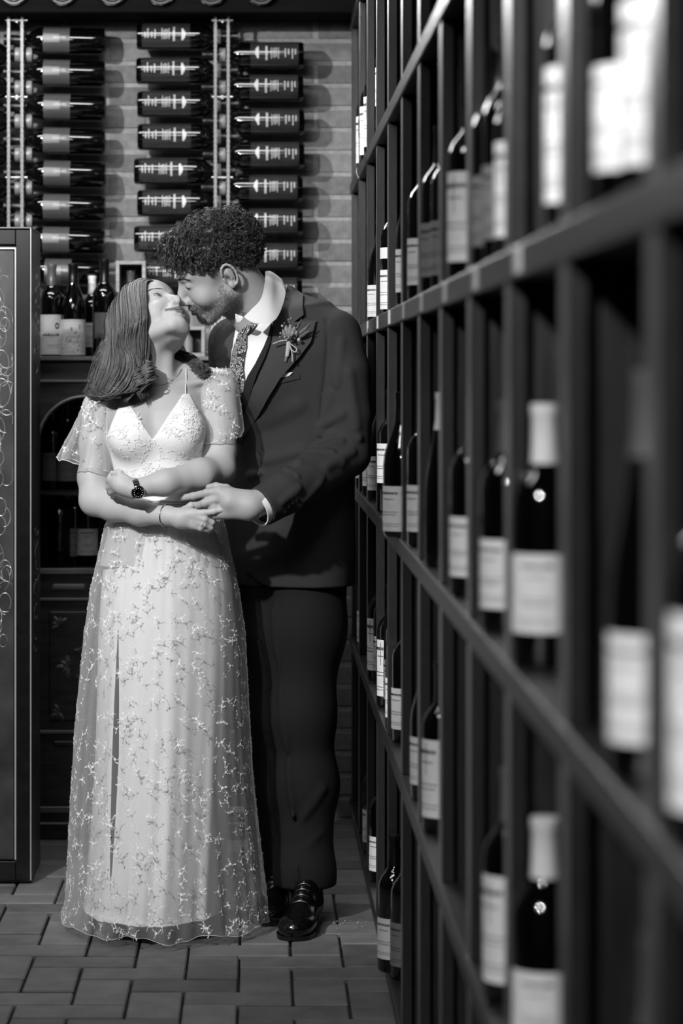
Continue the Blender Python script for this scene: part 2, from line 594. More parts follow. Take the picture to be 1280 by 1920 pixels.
def bottle(shape, lab, cap, loc, label, group, rot=None, scale=1.0, band=False):
    """one bottle: glass is the thing itself, label (> print) and capsule are its parts"""
    g, L, pr_, c = bottle_meshes(shape, lab, cap)
    o = link('wine_bottle', g, None, loc)
    o.rotation_euler = rot if rot is not None else (0, 0, 0)
    o.scale = (scale,) * 3
    tag(o, label, 'bottle', group)
    if L:
        l = link('label', L, o)
        if pr_: link('print', pr_, l)['kind'] = 'stuff'
    if c: link('capsule', c, o)
    if band:
        R = BRAD[shape]
        b_ = MB().lathe([(R + .0006, .132), (R + .0006, .158)], 20, a0=-1.2, a1=1.2).me('neck_label', M_LABEL, 'full')
        link('upper_label', b_, o)
    return o


def yaw_face(x, y, turn=0.0):
    """turn a standing bottle so that its label (local +X) faces the lens side of the aisle"""
    return (0, 0, math.atan2(-y, -x - 0.0) + turn)


# rack bottles: (photo x of its centre, shelf index, X, shape, label, capsule, turn, extra)
ORD = ['first', 'second', 'third', 'fourth', 'fifth', 'sixth', 'seventh', 'eighth', 'ninth', 'tenth', 'eleventh', 'twelfth', 'thirteenth', 'fourteenth', 'fifteenth', 'sixteenth', 'seventeenth', 'eighteenth', 'nineteenth', 'twentieth']
RB = {   # left silhouette edge in the photograph, X, shape, label, capsule, turn, neck label, scale
    4: [(667, .318, 'bordeaux', 'tall', 'b', -.3, 0, 1), (674, .318, 'bordeaux', 'tall', 'b', -.3, 0, 1), (681, .318, 'bordeaux', 'tall', 'b', -.3, 0, 1), (704, .320, 'bordeaux', 'high', 'b', -.2, 0, 1), (719, .352, 'bordeaux', 'high', 'b', -.3, 0, 1)],
    3: [(687, .316, 'burgundy', 'low', 'b', -.2, 0, .9), (712, .318, 'bordeaux', 'low', 'b', -.2, 1, 1), (741, .318, 'burgundy', 'white', 'b', -.3, 0, 1), (763, .318, 'bordeaux', 'white', 'b', -.4, 0, 1), (788, .312, 'bordeaux', 'grey', 'b', -.4, 0, 1),
        (803, .330, 'bordeaux', 'grey', 'b', -.4, 0, 1), (838, .312, 'bordeaux', 'tall', 'b', -.2, 0, 1), (882, .312, 'bordeaux', 'grey', 'b', -.4, 0, 1), (903, .312, 'bordeaux', 'grey', 'b', -.4, 0, 1),
        (926, .312, 'bordeaux', 'tall', 'w', -.3, 0, .85), (1020, .312, 'bordeaux', 'tall', 'b', -.3, 0, 1), (1112, .310, 'bordeaux', 'white', 'b', -.3, 0, 1), (1150, .330, 'bordeaux', 'tall', 'b', -.3, 0, 1)],
    2: [(666, .316, 'bordeaux', 'white', 'b', -.3, 0, 1), (679, .316, 'bordeaux', 'tall', 'b', -.3, 0, 1), (686, .318, 'burgundy', 'white', 'b', -.3, 0, 1), (705, .314, 'bordeaux', 'high', 'b', -.2, 0, 1), (712, .330, 'bordeaux', 'high', 'b', -.2, 0, 1),
        (717, .300, 'burgundy', 'low', 'b', -.2, 0, 1), (762, .308, 'bordeaux', 'white', 'b', -.3, 0, 1), (795, .306, 'flute', None, 'w', 0, 0, .9), (842, .308, 'bordeaux', 'white', 'b', -.2, 0, 1),
        (899, .310, 'bordeaux', 'white', 'g', -.2, 0, 1), (954, .310, 'bordeaux', 'square', 'w', .45, 0, 1), (1138, .308, 'flute', 'white', 'g', -.1, 0, 1), (1253, .308, 'bordeaux', 'tall', 'b', -.1, 0, 1)],
    1: [(669, .316, 'bordeaux', 'white', 'b', -.3, 0, 1), (688, .314, 'bordeaux', 'tall', 'b', -.3, 0, 1), (696, .330, 'bordeaux', 'aged', 'b', -.3, 0, 1), (706, .314, 'bordeaux', 'tall', 'b', -.2, 0, 1), (714, .330, 'bordeaux', 'grey', 'b', -.3, 0, 1),
        (724, .312, 'bordeaux', 'white', 'b', -.2, 0, 1), (733, .322, 'bordeaux', 'white', 'b', -.3, 0, 1), (768, .314, 'burgundy', 'white', 'b', -.3, 0, 1), (790, .310, 'bordeaux', 'tall', 'b', -.3, 0, 1),
        (904, .312, 'bordeaux', 'tall', 'g', -.3, 0, 1), (956, .310, 'bordeaux', 'square', 'w', .45, 0, 1), (1150, .312, 'flute', 'low', 'g', -.1, 0, 1.04)],
    0: [(679, .318, 'bordeaux', 'white', 'b', -.9, 0, 1), (691, .308, 'bordeaux', 'white', 'b', -.1, 0, 1), (706, .304, 'bordeaux', 'white', 'b', -.1, 0, 1), (713, .332, 'bordeaux', None, 'g', -.2, 0, 1), (728, .314, 'bordeaux', 'grey', 'b', -.2, 0, 1), (734, .332, 'burgundy', 'grey', 'b', -.2, 0, 1)],
}
SHN = {4: 'top shelf in view', 3: 'shelf just above head height line', 2: 'middle shelf', 1: 'second shelf from the floor', 0: 'bottom shelf'}
SHN = {4: 'top shelf', 3: 'eye-level shelf', 2: 'middle shelf', 1: 'knee-level shelf', 0: 'bottom shelf'}
LBN = {'tall': 'with tall label', 'white': 'with white label', 'low': 'with low label', 'aged': 'with cream label', 'grey': 'with grey label', 'square': 'with a broad label', 'high': 'with a high-set label', None: 'without label'}
SPN = {'bordeaux': 'high-shouldered', 'burgundy': 'slope-shouldered', 'flute': 'slender long-necked'}
placed = []
for si, lst in RB.items():
    for n, (px, X, shape, lab, cap, turn, band, sc) in enumerate(lst):
        R = BRAD[shape] * sc + .001
        XLF = min(.290, X - R) if X < .306 else .290 + max(0, X - .318)
        Y = XLF * F / (px - 483)
        X = XLF + R
        k = sum(1 for q in POSTS if q < Y)
        if 0 < k < len(POSTS): Y = min(max(Y, POSTS[k - 1] + .034 + R), POSTS[k] - .034 - R)
        for (s2, x2, y2, r2) in placed:
            if s2 == si and math.hypot(X - x2, Y - y2) < R + r2:
                Y = y2 - math.sqrt(max(0.0, (R + r2) ** 2 - (X - x2) ** 2)) - .0005
        k2 = sum(1 for q in POSTS if q < Y)
        if k2 and Y - R < POSTS[k2 - 1] + .0335: Y = POSTS[k2 - 1] - .034 - R
        Y = min(Y, 8.10)
        placed.append((si, X, Y, R))
        capn = {'b': '', 'w': ' and white cap', 'g': ' and grey cap'}[cap]
        bottle(shape, lab, cap, (X, Y, SHELVES[si][1]), '%s bottle %s%s, %s from wall, rack %s' % (SPN[shape], LBN[lab], capn, ORD[n], SHN[si]),
               'wine bottles standing in the right-hand rack', (0, 0, PI + .62 + .8 * (turn + .25)), scale=sc, band=bool(band))

# bottle standing against the divider with its long glinting shoulder
# ------------------------------------------------------------------ wall-mounted bottles
WY = 8.105                      # depth of the bottle axes
txt = text_mesh('GRAVES', 0.0115, M_PRINTL)


def wall_bottle(xbase, py, to_right, lab, label, group, tilt=0.0, turn=0.0):
    p = P(xbase, py, WY)
    s = 1 if to_right else -1
    # local +Z (bottle axis) -> world +-X ; label (local +X) -> toward the lens
    zx = Vector((s, 0, tilt)).normalized()
    xx = Vector((0, -1, 0))
    xx = (xx * math.cos(turn) + Vector((0, 0, 1)) * math.sin(turn)).normalized()
    yy = zx.cross(xx)
    Mx = Matrix((xx, yy, zx)).transposed()
    o = bottle('wall', lab, 'b', p, label, group, Mx.to_euler())
    if lab == 'graves':
        t = link('lettering', txt, o.children[0])
        # text runs along the axis, read upside down from the lens
        t.rotation_euler = Matrix((Vector((0, 0, 1)), Vector((0, 1, 0)), Vector((-1, 0, 0)))).transposed().to_euler()
        X_ = Vector((0, 0, -1)) if s < 0 else Vector((0, 0, 1))
        Z_ = Vector((1, 0, 0)); Y_ = Z_.cross(X_)
        t.rotation_euler = Matrix((X_, Y_, Z_)).transposed().to_euler()
        t.location = (BRAD['wall'] + .0018, 0, .1395)
    return o


G1 = 'bottles held flat on the brick wall, left column'
G2 = 'bottles held flat on the brick wall, middle column, necks to the right'
G3 = 'bottles held flat on the brick wall, right column, necks to the left'
G4 = 'bottles at the left picture edge, necks to the right'
for i, y in enumerate((75, 137, 201, 264, 327, 389.5, 452, 512)):
    wall_bottle(197 + (0, 0, 1, 0, 1, 0, -1, 3)[i], y + (3, 2, 2, 2, 1, 1, 0, 0)[i], False, 'graves', 'dark bottle with grey lettered label held flat, %s from top of the left column' % ORD[i], G1, tilt=0.018, turn=0.12)
for i, (y, x) in enumerate(((69, 257), (133, 256), (195.5, 258), (257, 258.5), (321, 252), (381, 258), (448, 252), (512, 260))):
    wall_bottle(x, y, True, 'script', 'dark bottle lying neck right with silver print, %s from top of the middle column' % ORD[i], G2, turn=0.1)
for i, (y, x) in enumerate(((104, 569), (165, 568), (228.5, 570), (291, 570), (353, 567), (416, 567), (481, 567), (545, 566))):
    wall_bottle(x, y, False, 'script', 'dark bottle lying neck left with silver print, %s from top of the right column' % ORD[i], G3, turn=0.1)
for i, y in enumerate((103, 165, 228, 290, 353, 415)):
    wall_bottle(-128, y, True, 'script', 'bottle whose neck reaches in from the left picture edge, %s from the top' % ORD[i], G4)

for (xa, xb, ys, nm, cx) in ((18, 43, (103, 165, 228, 290, 353, 415), 'left clear rail rack holding bottle necks on the brick wall', ((30, 52), (103, 165, 228, 290, 353, 415))),
                             (404, 428, (69, 104, 133, 165, 195.5, 228.5, 257, 291, 321, 353, 381, 416), 'clear rail rack between the middle and right bottle columns', None)):
    rk = empty('bottle_rail_rack', P((xa + xb) / 2, 30, WALLZ))
    tag(rk, nm, 'wall rack', 'rail racks on the brick wall')
    for x in (xa, xb):
        p0 = P(x, 28, WY - .012); p1 = P(x, 560, WY - .012)
        m_ = MB()
        zz = np.arange(p1[2], p0[2], 0.0155)
        m_.box(p0[0] - .0045, p0[0] + .0045, p0[1] - .034, p0[1] - .031, p1[2], p0[2], .0008)
        for z in zz:
            m_.box(p0[0] - .0056, p0[0] + .0056, p0[1] - .0352, p0[1] - .0298, z, z + .006, .001)
        m_.build('rail', M_ACRYL, rk, world=True)
    for y in (38, 182, 333, 480):
        a = P(xa - 5, y, WY - .03); b_ = P(xb + 6, y, WY - .03)
        m_ = MB().tube([a, b_], .0042, 10)
        for c in (a, b_):
            m_.tube([c - np.array([.004, 0, 0]), c + np.array([.004, 0, 0])], .006, 10)
        # spacers to the wall
        m_.tube([(a + b_) / 2, ((a + b_) / 2) * np.array([1, 0, 1]) + np.array([0, WALLZ, 0])], .006, 8)
        m_.build('cross_bolt', M_CHROME, rk, world=True, smooth=True)
    for y in ys:
        if cx: xs_ = (34, 55)
        else: xs_ = (408,) if y in (69, 133, 195.5, 257, 321, 381) else (417,)
        for x in xs_:
            c = P(x, y, WY)
            wd = .010 if not cx else .009
            MB().lathe([(.0168, -wd), (.0225, -wd), (.0235, -wd + .003), (.0235, wd - .003), (.0225, wd), (.0168, wd)], 18, origin=c, axis='X').build('collar', M_ACRYL, rk, world=True, smooth=True)

# ------------------------------------------------------------------ timber beam with round fittings
beam = MB().box(-1.8, 0.30, 7.98, 8.195, 2.500, 2.95, .004).build('overhead_beam', mat('dark_beam', 13, .9, spec=.1, g2=8, scale=10, stretch=(.6, 9, 9)))
tag(beam, 'dark timber beam across the top of the brick wall', 'beam')
for i, x in enumerate((26, 117, 210, 301, 396, 489)):
    c = P(x, -17, 7.98)
    d = MB().lathe([(0, -.010), (.030, -.010), (.033, -.013), (.036, -.010), (.0415, -.010), (.0425, -.018), (.0465, -.018), (.0475, 0)], 32, axis='Y').build('round_fitting', M_METALP, None, smooth=True, loc=c)
    d.location = (c[0], c[1] , c[2])
    tag(d, 'round metal fitting with bright rim on the overhead beam, %s from the left' % ORD[i], 'fitting', 'round fittings on the beam')
    MB().tube([(.0450 * math.cos(a), -.018, .0450 * math.sin(a)) for a in np.linspace(0, 2 * PI, 33)], .0026, 6, cap=False).build('rim', M_CHROME, d, smooth=True)

# ------------------------------------------------------------------ carved cabinet behind the couple
CY = 7.84
cab = empty('carved_cabinet', (-0.36, 8.0, 0))
tag(cab, 'dark carved wooden cabinet with arched glass doors under the bottles against the brick wall', 'cabinet')


def cx_(px): return (px - 483) * CY / F


def cz_(py): return CAMZ - (py - 705) * CY / F


XL, XR = cx_(52), cx_(455)
MB().box(XL - .02, XR + .02, CY - .02, 8.19, cz_(676), cz_(668), .002).build('top_board', M_CABE, cab, world=True)
MB().box(XL, XR, CY + .005, 8.185, cz_(713), cz_(676)).build('frieze', M_CAB, cab, world=True)
MB().box(XL - .01, XR + .01, CY - .012, CY + .02, cz_(717), cz_(712), .002).build('moulding', M_CABE, cab, world=True)
MB().box(XL, XR, 8.16, 8.185, .06, cz_(713)).build('back_board', M_CAB, cab, world=True)
for x in (XL, XR - .02):
    MB().box(x, x + .02, CY + .02, 8.16, .06, cz_(713)).build('side_board', M_CAB, cab, world=True)
zb = cz_(1066)
zt = cz_(717)


def arch_frame(xc, hw, name):
    """door frame with an arched opening"""
    x0, x1 = xc - hw - .018, xc + hw + .018
    zs = cz_(832)
    m_ = MB()
    N = 20
    pts = [(xc - hw, zb + .006)] + [(xc - hw * math.cos(PI * i / N), zs + hw * math.sin(PI * i / N)) for i in range(N + 1)] + [(xc + hw, zb + .006)]
    out = [(x0, zb + .006)] + [(x0 if i <= N / 4 else (x1 if i >= 3 * N / 4 else x0 + (x1 - x0) * (i - N / 4) / (N / 2)), zt if N / 4 <= i <= 3 * N / 4 else zs + (zt - zs) * min(i, N - i) / (N / 4)) for i in range(N + 1)] + [(x1, zb + .006)]
    v = []
    for yy in (CY, CY + .02):
        for q in (pts, out):
            v += [(a, yy, b) for a, b in q]
    n = len(pts)
    f = []
    for i in range(n - 1):
        f += [(i, i + 1, n + i + 1, n + i), (2 * n + i, 3 * n + i, 3 * n + i + 1, 2 * n + i + 1), (i, 2 * n + i, 2 * n + i + 1, i + 1), (n + i, n + i + 1, 3 * n + i + 1, 3 * n + i)]
    d = m_.add(v, f).build('glass_door', M_CAB, cab, world=True)
    bead = MB().tube([(a, CY - .002, b) for a, b in pts], .005, 6).build('arch_bead', M_CABE, None, smooth=True)
    bead.parent = d
    gl = MB().box(xc - hw, xc + hw, CY + .012, CY + .014, zb, zs + hw).build('pane', M_PANE, None)
    gl.parent = d
    return d


M_PANE = bpy.data.materials.new('cabinet_glass')
M_PANE.use_nodes = True
nt = M_PANE.node_tree
b = nt.nodes['Principled BSDF']
b.inputs['Transmission Weight'].default_value = 1.0
b.inputs['Roughness'].default_value = 0.02
b.inputs['IOR'].default_value = 1.15
arch_frame(cx_(160), .142, 'a')
arch_frame(cx_(350), .138, 'b')
MB().box(XL + .02, XR - .02, CY + .05, 8.16, cz_(930), cz_(922)).build('inner_shelf', M_CAB, cab, world=True)
MB().box(XL + .02, XR - .02, CY + .03, 8.16, zb - .01, zb).build('inner_shelf', M_CAB, cab, world=True)
for (ya, yb) in ((1066, 1076), (1121, 1126), (1369, 1375), (1512, 1523), (1542, 1546)):
    MB().box(XL - .008, XR + .008, CY - .010, CY + .02, cz_(yb), cz_(ya), .0015).build('moulding', M_CABE, cab, world=True)
MB().box(XL, XR, CY, CY + .02, cz_(1121), cz_(1076)).build('drawer', M_CAB, cab, world=True)
MB().box(XL, XR, CY, CY + .02, cz_(1369), cz_(1126)).build('lower_door', M_CAB, cab, world=True)
MB().box(XL, XR, CY, CY + .02, cz_(1512), cz_(1375)).build('lower_drawer', M_CAB, cab, world=True)
MB().box(XL, XR, CY + .0, CY + .02, .0, cz_(1523)).build('plinth', M_CAB, cab, world=True)


def raised(x0, x1, y0, y1, name, m=M_CAB):
    """raised rounded carving field"""
    m_ = MB().box(cx_(x0), cx_(x1), CY - .006, CY + .002, cz_(y1), cz_(y0), .005)
    return m_.build(name, m, cab, world=True)


raised(98, 160, 1094, 1106, 'drawer_carving', M_CABE)
raised(92, 230, 1145, 1352, 'door_panel')
raised(100, 150, 1388, 1400, 'drawer_carving')


def leaf_carving(cx, cy, s, rot):
    m_ = MB()
    for k in range(5):
        a = rot + (k - 2) * 0.75
        L = s * (1.0 if k % 2 == 0 else .75)
        pts = []
        for t in np.linspace(0, 1, 7):
            w = .22 * L * math.sin(PI * t) ** .8
            pts.append((t * L, w))
        v = [(0, 0, 0)]
        ring = [(p[0], p[1]) for p in pts] + [(p[0], -p[1]) for p in pts[::-1][1:-1]]
        vv = []
        for (u_, w_) in ring:
            X = u_ * math.cos(a) - w_ * math.sin(a); Z = u_ * math.sin(a) + w_ * math.cos(a)
            vv.append((cx_(cx) + X, CY - .006, cz_(cy) + Z))
        mid = (cx_(cx) + .5 * L * math.cos(a), CY - .013, cz_(cy) + .5 * L * math.sin(a))
        vv.append(mid)
        n = len(ring)
        m_.add(vv, [(i, (i + 1) % n, n) for i in range(n)])
    return m_.build('leaf_carving', MATS['carved_relief'], cab, world=True)


mat('carved_relief', 100, .5, g2=80, scale=40)
for (a, b_, s, r) in ((112, 1170, .03, 2.2), (128, 1250, .038, PI), (150, 1222, .02, 1.2), (112, 1335, .03, 3.6), (146, 1276, .02, 0.2)):
    leaf_carving(a, b_, s, r)
# bottles inside the cabinet
for i, (x, yb, sh, lb) in enumerate(((98, 922, 'bordeaux', 'grey'), (128, 922, 'burgundy', 'grey'), (150, 922, 'bordeaux', None), (112, 1066, 'burgundy', None), (140, 1066, 'bordeaux', 'grey'), (165, 1066, 'bordeaux', 'aged'))):
    z_ = cz_(yb) + .0005
    bottle(sh, lb, 'b', ((x - 483) * 8.0 / F, 8.0 - .02 * (i % 2), z_), 'dim bottle behind the arched cabinet glass, %s from the left on the %s shelf' % (ORD[i % 3], 'upper' if i < 3 else 'lower'),
           'bottles inside the cabinet', (0, 0, -PI / 2), scale=.9)

# things standing on the cabinet
ZT = cz_(668) + .0005


def on_cab(px, Y, shape, lab, cap, label, sc=1.0, turn=0.0, band=False):
    X = (px - 483) * Y / F
    return bottle(shape, lab, cap, (X, Y, ZT), label, 'bottles on top of the cabinet', (0, 0, -PI / 2 + turn), scale=sc, band=band)


on_cab(97, 7.93, 'bordeaux', 'chateau', 'g', 'bottle with tall cream label and silver-grey capsule on the cabinet beside the dark frame', .93)
on_cab(137, 7.92, 'burgundy', 'estate', 'b', 'sloping-shouldered bottle with cream engraved estate label on the cabinet', .94)
on_cab(173, 8.05, 'bordeaux', 'aged', 'w', 'bottle with white capsule standing behind the others on the cabinet', .83)
on_cab(196, 7.94, 'bordeaux', 'split', 'b', 'black bottle with two-tone grey and white label beside the bride\'s hair', .98, turn=.1)


def crate(x0, x1, y0, Y, label, inner=True, name='wooden_box', d=.11, zbase=None):
    X0 = (x0 - 483) * Y / F; X1 = (x1 - 483) * Y / F
    zt_ = CAMZ - (y0 - 705) * Y / F
    b0 = ZT if zbase is None else zbase
    bx = empty(name, ((X0 + X1) / 2, Y + d / 2, b0))
    tag(bx, label, 'box', 'wooden boxes on the cabinet')
    t = .011
    for nm, q in (('side_panel', (X0, X0 + t, Y, Y + d, b0, zt_)), ('side_panel', (X1 - t, X1, Y, Y + d, b0, zt_)), ('top_panel', (X0 + t, X1 - t, Y, Y + d, zt_ - t, zt_)),
                  ('base_panel', (X0 + t, X1 - t, Y, Y + d, b0, b0 + t)), ('back_panel', (X0 + t, X1 - t, Y + d - .006, Y + d, b0 + t, zt_ - t))):
        MB().box(*q, .001).build(nm, M_LIGHTWOOD if nm != 'back_panel' else M_CAB, bx, world=True)
    return bx


crate(217, 273, 489, 7.97, 'open upright light wooden bottle box on the cabinet behind the bride\'s head', d=.14)
c = bottle('bordeaux', None, 'g', ((245 - 483) * 8.03 / F, 8.03, ZT + .011), 'bottle standing in the open wooden box behind the bride\'s head', 'bottles on top of the cabinet', (0, 0, 0), scale=.84)
crate(330, 384, 612, 7.97, 'small pale open wooden frame box on the cabinet behind the bride\'s throat', d=.1)
bb = MB().lathe([(0, 0), (.014, 0), (.016, .002), (.016, .045), (.008, .056), (.007, .07), (0, .07)], 16).build('small_bottle', M_PRINTG, None, smooth=True, loc=((352 - 483) * 8.01 / F, 8.01, ZT + .011))
tag(bb, 'small pale bottle inside the small frame box on the cabinet', 'bottle')
st = empty('striped_packet', ((412 - 483) * 7.99 / F, 7.99, ZT))
tag(st, 'small striped packet on the cabinet below the groom\'s chin', 'packet')
X0 = (396 - 483) * 7.95 / F; X1 = (428 - 483) * 7.95 / F
MB().box(X0, X1, 7.95, 8.02, ZT, CAMZ - (589 - 705) * 7.95 / F, .001).build('packet_body', M_LABEL2, st, world=True)
m_ = MB()
for i in range(4):
    m_.box(X0 + .004 + i * .010, X0 + .008 + i * .010, 7.9492, 7.9499, ZT + .06, CAMZ - (592 - 705) * 7.95 / F)
m_.build('stripe', M_PRINTG, st, world=True)

# ------------------------------------------------------------------ tall dark framed cabinet at the left edge
FZ0, FZ1 = 7.15, 7.46
fr = empty('framed_metal_cabinet', (-0.9, 7.3, 0))
tag(fr, 'tall black-framed cabinet with swirl-scratched metal front at the left picture edge', 'cabinet')


def fx(px): return (px - 483) * FZ0 / F


def fz(py): return CAMZ - (py - 705) * FZ0 / F


XE = fx(58)
XI = fx(-215)
MB().box(XI, XE - .0, FZ0 + .02, FZ1, .0, fz(428), .002).build('carcass', M_METALP, fr, world=True)
MB().box(fx(29), XE - .003, FZ0, FZ0 + .02, .01, fz(430), .002).build('stile', M_FRAME, fr, world=True)
MB().box(XI, fx(-186), FZ0, FZ0 + .02, .01, fz(430), .002).build('stile', M_FRAME, fr, world=True)
MB().box(fx(-186), fx(29), FZ0, FZ0 + .02, fz(458), fz(430), .002).build('top_rail', M_FRAME, fr, world=True)
MB().box(fx(-186), fx(29), FZ0, FZ0 + .02, .01, fz(1615), .002).build('bottom_rail', M_FRAME, fr, world=True)
MB().box(fx(-182), fx(25), FZ0 + .008, FZ0 + .019, fz(1612), fz(462)).build('metal_panel', M_METALP, fr, world=True)
MB().box(fx(-186), fx(30.5), FZ0 - .003, FZ0 + .004, fz(467.5), fz(464), .0008).build('bead', M_EDGE, fr, world=True)
MB().box(fx(27.5), fx(30.5), FZ0 - .003, FZ0 + .004, fz(1612), fz(466), .0008).build('bead', M_EDGE, fr, world=True)
MB().box(fx(56.6), fx(58.8), FZ0 - .004, FZ0 + .012, .01, fz(427), .0008).build('bead', M_EDGE, fr, world=True)
MB().box(XI, fx(58.8), FZ0 - .004, FZ1, fz(428.5), fz(426), .0008).build('top_bead', M_CABE, fr, world=True)
m_ = MB()
rnd = random.Random(3)
SW = [(rnd.uniform(-30, 14), y + rnd.uniform(-6, 6), rnd.uniform(9, 24)) for y in range(505, 1215, 9)]
for (cx, cy, rr_) in SW:
    a0 = rnd.uniform(0, 6.28); a1 = a0 + rnd.uniform(1.6, 6.5)
    pts = []
    dr = rnd.uniform(-.35, .35)
    for t in np.linspace(a0, a1, 26):
        k_ = 1 + dr * (t - a0) / 6.28
        x = cx + rr_ * k_ * math.cos(t) * .8; y = cy + rr_ * k_ * math.sin(t) * 1.25
        if x > 23.5: x = 23.5 - (x - 23.5) * .3
        pts.append((fx(x), FZ0 + .0076, fz(y)))
    m_.tube(pts, rnd.uniform(.0005, .0010), 4)
o = m_.build('swirl_scratches', M_SCRATCH, fr, world=True, smooth=True); o['kind'] = 'stuff'
m_ = MB()
for y in list(range(520, 700, 24)) + list(range(1000, 1240, 22)):
    cY = 7.33 + rnd.uniform(-.04, .04)
    a0 = rnd.uniform(0, 6.28)
    pts = [(XE + .0006, cY + .05 * math.cos(t), fz(y) + .016 * math.sin(t)) for t in np.linspace(a0, a0 + rnd.uniform(2, 4), 12)]
    m_.tube(pts, .0009, 4)
o = m_.build('side_scratches', M_SCRATCH, fr, world=True, smooth=True); o['kind'] = 'stuff'

# bright crumbs on the pavers by the rack
m_ = MB()
for i in range(16):
    p = P(628 + rnd.uniform(0, 62), 1733 + rnd.uniform(-6, 6), 1)
    Y = CAMZ * F / (1734 + rnd.uniform(-8, 8) - 705)
    X = (628 + rnd.uniform(0, 60) - 483) * Y / F
    s = rnd.uniform(.0008, .002)
    m_.box(X, X + s, Y, Y + s, .0005, .0005 + s)
o = m_.build('crumbs', M_LABEL)
tag(o, 'scattering of tiny white crumbs on the pavers beside the rack', 'crumbs', kind='stuff')
# =================================================================== implicit surfaces
class Field:
    """a list of blended primitives evaluated on points (n,3)"""

    def __init__(s):
        s.ops = []

    def cap(s, a, b, ra, rb=None, k=0.0, op='+'):
        a = np.array(a, float); b = np.array(b, float)
        rb = ra if rb is None else rb
        r = max(ra, rb)
        s.ops.append(('cap', (a, b, ra, rb), k, op, np.minimum(a, b) - r, np.maximum(a, b) + r))
        return s

    def chain(s, pts, rs, k=0.0, op='+', kin=0.0):
        for i in range(len(pts) - 1):
            s.cap(pts[i], pts[i + 1], rs[i], rs[i + 1], k if i == 0 else max(kin, 0.004), op)
        return s

    def ell(s, c, r, R=None, k=0.0, op='+'):
        c = np.array(c, float); r = np.array(r, float)
        R = np.eye(3) if R is None else np.array(R, float)
        m = r.max()
        s.ops.append(('ell', (c, r, R), k, op, c - m, c + m))
        return s

    def sec(s, T, yaw=0.0, p=2.2, k=0.0, op='+'):
        """stack of super-elliptic sections, rows (z, cx, cy, a, b) from low to high"""
        T = np.array(T, float)
        s.ops.append(('sec', (T, yaw, p), k, op, np.array([T[:, 1].min() - .3, T[:, 2].min() - .3, T[0, 0] - .05]), np.array([T[:, 1].max() + .3, T[:, 2].max() + .3, T[-1, 0] + .05])))
        return s

    def fn(s, f, k=0.0, op='*'):
        s.ops.append(('fn', f, k, op, None, None))
        return s

    @staticmethod
    def prim(kind, a, p):
        if kind == 'cap':
            A, B, ra, rb = a
            ba = B - A
            pa = p - A
            h = np.clip(pa @ ba / max(ba @ ba, 1e-12), 0, 1)
            d = pa - h[:, None] * ba
            return np.sqrt((d * d).sum(1)) - (ra + (rb - ra) * h)
        if kind == 'ell':
            c, r, R = a
            q = (p - c) @ R.T
            k0 = np.sqrt(((q / r) ** 2).sum(1))
            k1 = np.sqrt(((q / (r * r)) ** 2).sum(1)) + 1e-9
            return k0 * (k0 - 1) / k1
        if kind == 'sec':
            T, yaw, pw = a
            z = p[:, 2]
            zc = np.clip(z, T[0, 0], T[-1, 0])
            cx = np.interp(zc, T[:, 0], T[:, 1]); cy = np.interp(zc, T[:, 0], T[:, 2])
            ra = np.interp(zc, T[:, 0], T[:, 3]); rb = np.interp(zc, T[:, 0], T[:, 4])
            x = p[:, 0] - cx; y = p[:, 1] - cy
            c, s_ = math.cos(yaw), math.sin(yaw)
            u = x * c + y * s_; v = -x * s_ + y * c
            k0 = (np.abs(u / ra) ** pw + np.abs(v / rb) ** pw) ** (1 / pw) + 1e-9
            rr = np.sqrt(u * u + v * v)
            d = rr * (1 - 1 / k0)
            d = np.where(k0 < .2, -np.minimum(ra, rb) * .8, d)
            dz = np.maximum(np.maximum(z - T[-1, 0], T[0, 0] - z), -1)
            return np.where(dz > 0, np.sqrt(np.maximum(d, 0) ** 2 + dz ** 2), np.maximum(d, dz))
        raise ValueError

    def __call__(s, p, lo=None, hi=None):
        d = np.full(len(p), 1.0)
        for kind, a, k, op, l, h in s.ops:
            if kind == 'fn':
                d = a(p, d)
                continue
            if lo is not None and ((l - 0.06 > hi).any() or (h + 0.06 < lo).any()):
                continue
            q = s.prim(kind, a, p)
            if op == '+':
                if k > 0:
                    e = np.clip(0.5 + 0.5 * (d - q) / k, 0, 1)
                    d = d * (1 - e) + q * e - k * e * (1 - e)
                else:
                    d = np.minimum(d, q)
            else:
                q = -q
                if k > 0:
                    e = np.clip(0.5 - 0.5 * (d - q) / k, 0, 1)
                    d = d * (1 - e) + q * e + k * e * (1 - e)
                else:
                    d = np.maximum(d, q)
        return d


